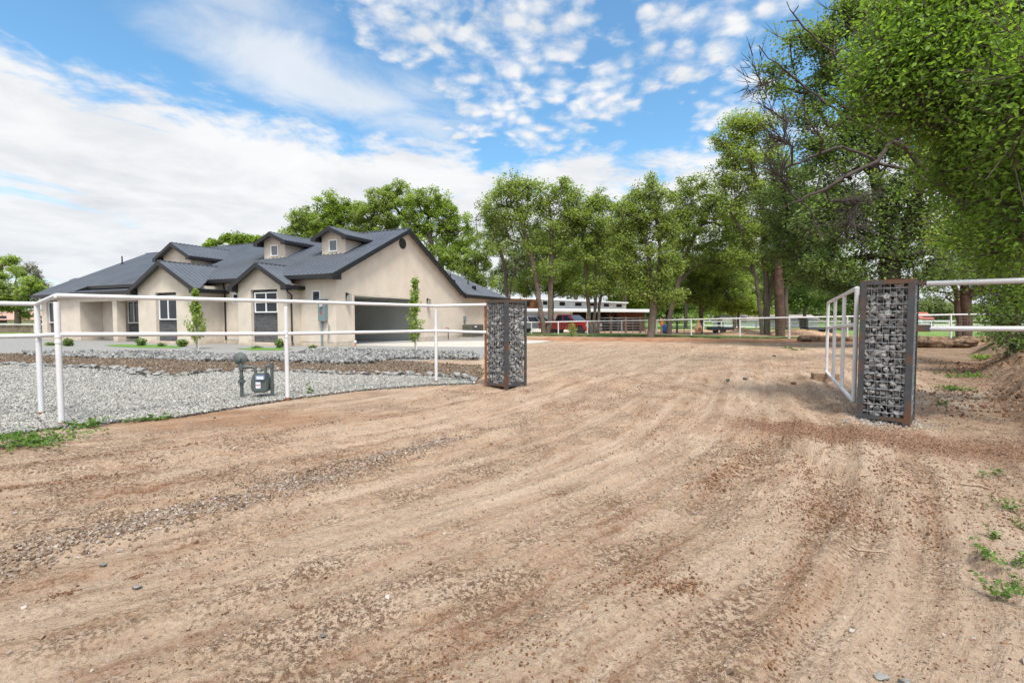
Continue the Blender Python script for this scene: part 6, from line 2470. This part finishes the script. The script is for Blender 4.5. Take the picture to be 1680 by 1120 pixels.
tree('shrub', 'tangled shrub at the right edge on the dirt bank below the leaning tree', 'shrub', None,
     [[(at(1670, 560, 11.5).x, 11.5, .6), W(1668, 520, 11.5), W(1660, 470, 11.5)]],
     lob([(1660, 470, 40, 40), (1640, 510, 28, 30), (1680, 540, 30, 40), (1650, 560, 26, 16), (1690, 450, 40, 50), (1620, 430, 34, 24)], 11.5), 120, 9500, .07, 'dark', tr=.06, seed=35, csize=.32)

# left edge
tree('tree', 'large leafy green tree at the left edge beyond the end of the house', 'tree', None,
     [[base(28, 56), W(30, 510, 56), W(28, 470, 56)]],
     lob([(20, 465, 36, 26), (-20, 450, 40, 32), (50, 480, 26, 22), (5, 495, 40, 22), (-30, 490, 40, 30), (40, 505, 26, 14)], 56), 180, 24000, .22, 'mid', tr=.3, seed=41)
tree('tree', 'thin leaved tree crown peeking above the left edge tree', 'tree', None,
     [[base(-8, 70), W(-6, 480, 70), W(2, 440, 70)]],
     lob([(8, 430, 22, 14), (-20, 425, 24, 16), (25, 440, 14, 12)], 70), 60, 4500, .24, 'bright', tr=.25, seed=42)
tree('tree', 'pale flowering sparse tree beside the left end of the roof', 'tree', None,
     [[base(62, 62), W(62, 500, 62), W(60, 470, 62)]],
     lob([(56, 448, 10, 12), (66, 465, 13, 14), (74, 475, 8, 10), (48, 440, 8, 8)], 62), 60, 2600, .18, 'pale', tr=.14, seed=43)
# trees behind the barn and across the background
for i, (px, Y, lb, c, lab) in enumerate([
    (862, 66, [(860, 420, 50, 34), (835, 455, 34, 30), (890, 395, 36, 30)], 'grey', 'soft grey green tree filling the gap behind the tall twin trunks'),
    (945, 64, [(945, 395, 40, 40), (925, 440, 44, 34), (960, 450, 40, 30)], 'mid', 'tree filling the gap left of the multi-stemmed tree'),
    (1025, 64, [(1025, 380, 36, 40), (1010, 430, 44, 40), (1040, 460, 40, 26)], 'mid', 'tree filling the gap between the multi-stemmed tree and the thick grey trunk'),
    (1125, 70, [(1125, 400, 44, 44), (1105, 450, 40, 36), (1150, 450, 44, 34)], 'mid', 'tree standing behind the crooked dark trunk'),
    (1205, 66, [(1205, 390, 40, 44), (1190, 440, 40, 34), (1230, 450, 40, 36)], 'mid', 'tree behind the arching branch left of the twin grey trunks'),
    (1290, 62, [(1290, 400, 44, 44), (1320, 440, 44, 36), (1265, 460, 30, 30)], 'dark', 'tree behind the thick reddish brown trunk'),
    (905, 70, [(900, 430, 60, 40), (860, 460, 40, 30), (940, 460, 50, 30)], 'mid', 'dense tree rising behind the left half of the barn'),
    (1000, 72, [(995, 440, 50, 34), (1030, 460, 40, 30), (960, 470, 40, 20)], 'dark', 'dark tree rising behind the right half of the barn'),
    (1045, 66, [(1045, 485, 26, 22), (1020, 495, 20, 14)], 'bright', 'bright green tree between the barn end and the thick grey trunk'),
    (1095, 80, [(1095, 470, 44, 44), (1130, 490, 40, 26), (1070, 500, 30, 22)], 'dark', 'dark tree far behind the grey green bushy tree'),
    (1180, 85, [(1180, 470, 50, 40), (1220, 440, 40, 30), (1150, 500, 50, 20)], 'mid', 'mid green tree far behind the crooked trunk'),
    (1240, 95, [(1235, 490, 34, 24), (1262, 480, 26, 26)], 'mid', 'green tree seen low between the twin grey trunks'),
    (1320, 78, [(1318, 470, 30, 36), (1345, 480, 26, 30), (1300, 490, 22, 22)], 'dark', 'dark green spreading tree right of the thick brown trunk'),
    (1335, 110, [(1310, 505, 24, 12), (1345, 508, 24, 12), (1380, 500, 30, 18)], 'grey', 'pale green round trees low on the horizon left of the gate'),
    (1400, 60, [(1385, 470, 36, 34), (1420, 490, 30, 24), (1360, 490, 16, 18)], 'dark', 'dark tree directly behind the open gate'),
    (1528, 120, [(1530, 505, 22, 14), (1550, 512, 20, 10)], 'grey', 'hazy green tree on the horizon right of the pillar'),
]):
    tree('tree', lab, 'tree', 'background trees beyond the barn', [[base(px, Y), W(px, 515, Y), W(px, lb[0][1] + 10, Y)]], lob(lb, Y), 90 + 20 * len(lb), 15000, .0042 * Y, c, tr=.25, seed=50 + i, csize=.012 * Y, twigs=3)


# distant woods along the horizon
def woods(name, label, x0, x1, Y, h, n, leaf, seed):
    global rng
    rng = np.random.default_rng(seed)
    xs = rng.uniform(x0, x1, n)
    top = h * (.55 + .75 * fbm(xs * .035, xs * 0 + seed, 4, seed))
    z = rng.random(n) ** .7 * top
    P = np.c_[xs, Y + rng.normal(size=n) * 6, z]
    V, kk, f = leaves_np(P, np.full(n, Y * .0055), .5)
    cl_ = np.clip(fbm(xs * .12, z * .4, 3, seed + 3) * 1.4 - .2 + rng.normal(size=n) * .12, 0, 1)
    o = np_mesh(name, V, f, 4, L[leaf], None, np.repeat(cl_, kk))
    tag(o, label, 'woods', kind='stuff')


woods('distant_woods', 'low band of distant woods along the horizon behind the barn and pasture', -60, 330, 190, 7.5, 60000, 'mid', 77)
woods('distant_woods', 'low line of far trees on the horizon left of the house', -420, -150, 210, 7, 22000, 'dark', 78)


# ------------------------------------------------------------------ saplings and small plants
def sapling(px, py, top_px, wpx, label, seed, lz, leaf='bright'):
    global rng
    rng = np.random.default_rng(seed)
    x, y = gp(px, py)
    h = (py - top_px) * y / F
    root = empty('sapling', (x, y, 0), 0, label, 'sapling', 'young columnar trees before the house')
    mb = MB()
    mb.tube([(0, 0, -.05), (.02, 0, h * .4), (0, .02, h * .97)], [.03, .022, .006], 8)
    mb.build('trunk', M['stem'], root, smooth=True)
    P0, P1, cl = [], [], []
    wm = wpx * y / F / 2
    for k in range(64):
        z0 = h * rng.uniform(.06, .9)
        f = z0 / h
        reach = wm * (1.15 - .95 * f) * rng.uniform(.5, 1.1)
        a = rng.uniform(0, 6.28)
        q = np.array([math.cos(a) * reach, math.sin(a) * reach, min(z0 + reach * 1.5 + .1, h)])
        P0.append([0, 0, z0])
        P1.append(q)
        for t_ in np.linspace(.35, 1.05, 9): cl.append(np.array([0, 0, z0]) * (1 - t_) + q * t_)
    V, Fc = tubes_np(P0, P1, np.full(len(P0), .008), np.full(len(P0), .003), 4)
    np_mesh('branches', V, Fc, 4, M['stem'], root)
    cl = np.array(cl)
    for zt in np.linspace(h * .86, h, 8): cl = np.vstack([cl, [[0, 0, zt]]])
    Cc = np.repeat(cl, 4, 0) + rng.normal(size=(len(cl) * 4, 3)) * .04
    V, kk, f = leaves_np(Cc, np.full(len(Cc), lz), .3)
    np_mesh('crown', V, f, 4, L[leaf], root, np.repeat(np.clip(rng.normal(.6, .25, len(Cc)), 0, 1), kk))
    mb = MB()
    mb.tube([(.05, .03, -.05), (.06, .03, h * .55)], .022, 6)
    mb.build('stake', M['stake'], root)


sapling(323, 573, 474, 29, 'slim columnar sapling growing between the two front gables', 91, .085)
sapling(681, 576, 456, 27, 'slim columnar sapling growing in front of the open garage', 92, .09)


def bush(px, py, wpx, hpx, label, seed, name='shrub', cat='shrub', group=None, leaf='dark', n=700, ls=.055, z0=0.0):
    global rng
    rng = np.random.default_rng(seed)
    x, y = gp(px, py)
    w, h = wpx * y / F / 2 * .9, hpx * y / F * .92
    n = int(n * .75)
    root = empty(name, (x, y, GH(x, y)), 0, label, cat, group)
    nb = 14
    tip = rng.normal(size=(nb, 3)) * np.array([w * .5, w * .5, h * .12]) + np.array([0, 0, h * .6])
    V, Fc = tubes_np(np.zeros((nb, 3)), tip, np.full(nb, .008), np.full(nb, .004), 4)
    np_mesh('stems', V, Fc, 4, M['bark'], root)
    g_ = rng.normal(size=(n, 3))
    g_ /= np.linalg.norm(g_, axis=1)[:, None]
    g_ *= rng.random((n, 1)) ** .4
    P = g_ * np.array([w, w, h * .5]) * (.6 + .75 * rng.random((n, 1))) + np.array([0, 0, h * .52])
    P[:, 2] = np.maximum(P[:, 2], .02)
    V, kk, f = leaves_np(P, np.full(n, ls), .5)
    np_mesh('leaves', V, f, 4, L[leaf], root, np.repeat(np.clip(rng.normal(.5, .25, n), 0, 1), kk))


GS = 'shrubs planted along the house front'
bush(112, 568, 15, 13, 'round dark shrub just right of the corner fence posts', 101, group=GS, ls=.11)
bush(84, 567, 16, 6, 'low sprawling shrub below the leftmost window', 102, group=GS, ls=.09, n=350)
bush(232, 568, 15, 14, 'round dark shrub at the left end of the green turf strip', 103, group=GS, ls=.10)
bush(265, 569, 12, 7, 'small low plant under the larger front gable window', 104, group=GS, ls=.08, n=300)
bush(299, 569, 17, 13, 'round dark shrub left of the sapling under the larger gable', 105, group=GS, ls=.10)
bush(422, 572, 17, 5, 'low green plant under the stone panel of the smaller gable', 106, group=GS, ls=.08, n=350)
bush(459, 571, 17, 16, 'dark round shrub beside the middle white fence post', 107, group=GS, ls=.09)
bush(513, 571, 15, 5, 'low plant on the grey gravel near the meter box', 108, group=GS, ls=.08, n=300)
bush(938, 553, 20, 24, 'feathery grey green bush behind the wire fence before the pickup', 109, leaf='mid', n=600, ls=.10)
bush(1668, 560, 40, 26, 'dark leafy clump at the very edge on top of the bank', 111, leaf='dark', n=2600, ls=.06)
bush(1612, 592, 34, 10, 'low ragged greenery creeping down the bank', 112, leaf='mid', n=1300, ls=.05)
bush(1640, 583, 60, 34, 'leafy green undergrowth on the bank at the right edge', 110, leaf='dark', n=4200, ls=.06)


def weed(x, y, spread, n, label, seed, ht=.05, ls=.035, leaf='weed', el=1.0):
    global rng
    rng = np.random.default_rng(seed)
    root = empty('weed', (x, y, GH(x, y)), rng.uniform(0, 3), label, 'weed', 'weeds growing in the bare dirt')
    nb = max(5, int(n / 14))
    tips = rng.normal(size=(nb, 3)) * np.array([spread * el, spread, 0])
    tips[:, 2] = rng.uniform(.3, 1.2, nb) * ht
    st = tips * np.array([.1, .1, 0])
    V, Fc = tubes_np(st, tips, np.full(nb, .0025), np.full(nb, .0012), 3)
    np_mesh('stems', V, Fc, 4, M['stem'], root)
    k = rng.integers(0, nb, n)
    t_ = rng.uniform(.2, 1.1, n)[:, None]
    P = st[k] + (tips[k] - st[k]) * t_ + rng.normal(size=(n, 3)) * np.array([.015, .015, .008])
    P[:, 2] = np.abs(P[:, 2]) + .008
    V, kk, f = leaves_np(P, np.full(n, ls), 1.0, 'leaf')
    np_mesh('leaves', V, f, 4, L[leaf], root, np.repeat(np.clip(rng.normal(.5, .2, n), 0, 1), kk))


for i, (px, py, sp, n, lab, ht) in enumerate([
    (50, 728, .24, 800, 'widest creeping weed patch at the left edge of the dirt', .07),
    (20, 716, .22, 340, 'thin creeping weeds along the gravel edge at far left', .03),
    (148, 701, .10, 240, 'small bushy weed just right of the near fence post', .09),
    (255, 688, .13, 240, 'flat weed patch on the gravel edge between two fence posts', .05),
    (1648, 832, .06, 90, 'green weed near the right edge level with a dry stick', .06),
    (1645, 772, .04, 45, 'uppermost little weed near the right edge', .06),
    (1612, 779, .03, 30, 'tiny grassy tuft above the dry stick', .07),
    (1620, 914, .045, 70, 'small weed left of the lower right weed cluster', .05),
    (1665, 935, .06, 90, 'dark weed above the large bright weed at the right edge', .05),
    (1668, 955, .06, 100, 'large bright weed touching the right edge', .06),
    (1636, 979, .06, 110, 'lowest bright weed near the lower right corner', .06),
    (1625, 882, .03, 36, 'tiny weed by itself near the right edge', .04),
    (1675, 862, .03, 40, 'small weed cut by the right edge of the picture', .05),
    (506, 650, .05, 40, 'upright weed in the gravel right of the middle fence post', .2),
    (1545, 664, .06, 50, 'little weed in the pale silt right of the pillar', .08),
    (1570, 640, .25, 200, 'patch of grassy weeds at the foot of the bank', .08),
    (1600, 618, .35, 300, 'wider patch of grassy weeds higher on the bank', .1),
    (1310, 575, .25, 90, 'small green tuft on the dirt before the far fence', .12),
    (1290, 572, .2, 60, 'fainter green tuft just left of its neighbour before the far fence', .08),
]):
    x, y = gp(px, py)
    weed(x, y, sp, n, lab, 200 + i, ht, ls=.021 if py > 740 else .028 + .002 * y)


def stick(a, b, r, label, seed):
    p, q = gp(*a), gp(*b)
    random.seed(seed)
    root = Vector((p[0], p[1], 0))
    mb = MB()
    pts = []
    for k in range(6):
        t_ = k / 5
        x, y = p[0] + (q[0] - p[0]) * t_, p[1] + (q[1] - p[1]) * t_
        pts.append(Vector((x + random.uniform(-.008, .008), y + random.uniform(-.008, .008), GH(x, y) + r * .8)) - root)
    mb.tube(pts, [r, r * 1.1, r, r * .9, r * .8, r * .5], 8)
    o = mb.build('stick', M['stick'], smooth=True)
    o.location = root
    tag(o, label, 'stick')


stick((1577, 790), (1650, 799), .009, 'dry stick lying on the dirt near the right edge', 1)
stick((1395, 900), (1458, 911), .006, 'short pale stick on the dirt in the right foreground', 2)
stick((1634, 572), (1668, 592), .035, 'dead branch poking out of the bank by the undergrowth', 3)
stick((1486, 745), (1535, 744), .004, 'thin twig on the dirt below the right pillar', 4)

# larger single stones lying in the road
for i, (px, py, s_, lab) in enumerate([(1448, 1104, .035, 'rounded grey stone at the bottom right of the dirt'), (1484, 1112, .03, 'flat grey stone beside the rounded one at bottom right'),
                                     (1397, 1041, .018, 'small pale stone alone in the right foreground'), (168, 925, .028, 'round grey stone in the stony line at left'),
                                     (225, 961, .03, 'flat bluish stone in the left foreground'), (530, 1035, .02, 'small dark stone in the lower left foreground'),
                                     (1194, 624, .08, 'dark stone lying in the middle of the gateway'), (1222, 623, .07, 'dark stone right of its neighbour in the gateway'),
                                     (1302, 629, .09, 'reddish lump of soil near the wood block'), (1270, 585, .1, 'stone lying beyond the gateway')]):
    x, y = gp(px, py)
    v, f = PR_ICO2[i % 10]
    me = bpy.data.meshes.new('stone')
    me.from_pydata((v * np.array([1.5, 1.25, .9]) * s_).tolist(), [], f.tolist())
    a = me.attributes.new('tint', 'FLOAT', 'POINT')
    a.data.foreach_set('value', np.full(len(v), [.6, .4, .95, .3, .5, .1, .1, .15, .2, .5][i], np.float32))
    me.materials.append(M['clod'] if i == 8 else M['pebble'] if i in (2, ) else M['rubble'])
    o = bpy.data.objects.new('stone', me)
    o.location = (x, y, GH(x, y) + s_ * .3)
    C.objects.link(o)
    tag(o, lab, 'stone', 'single stones lying on the dirt')
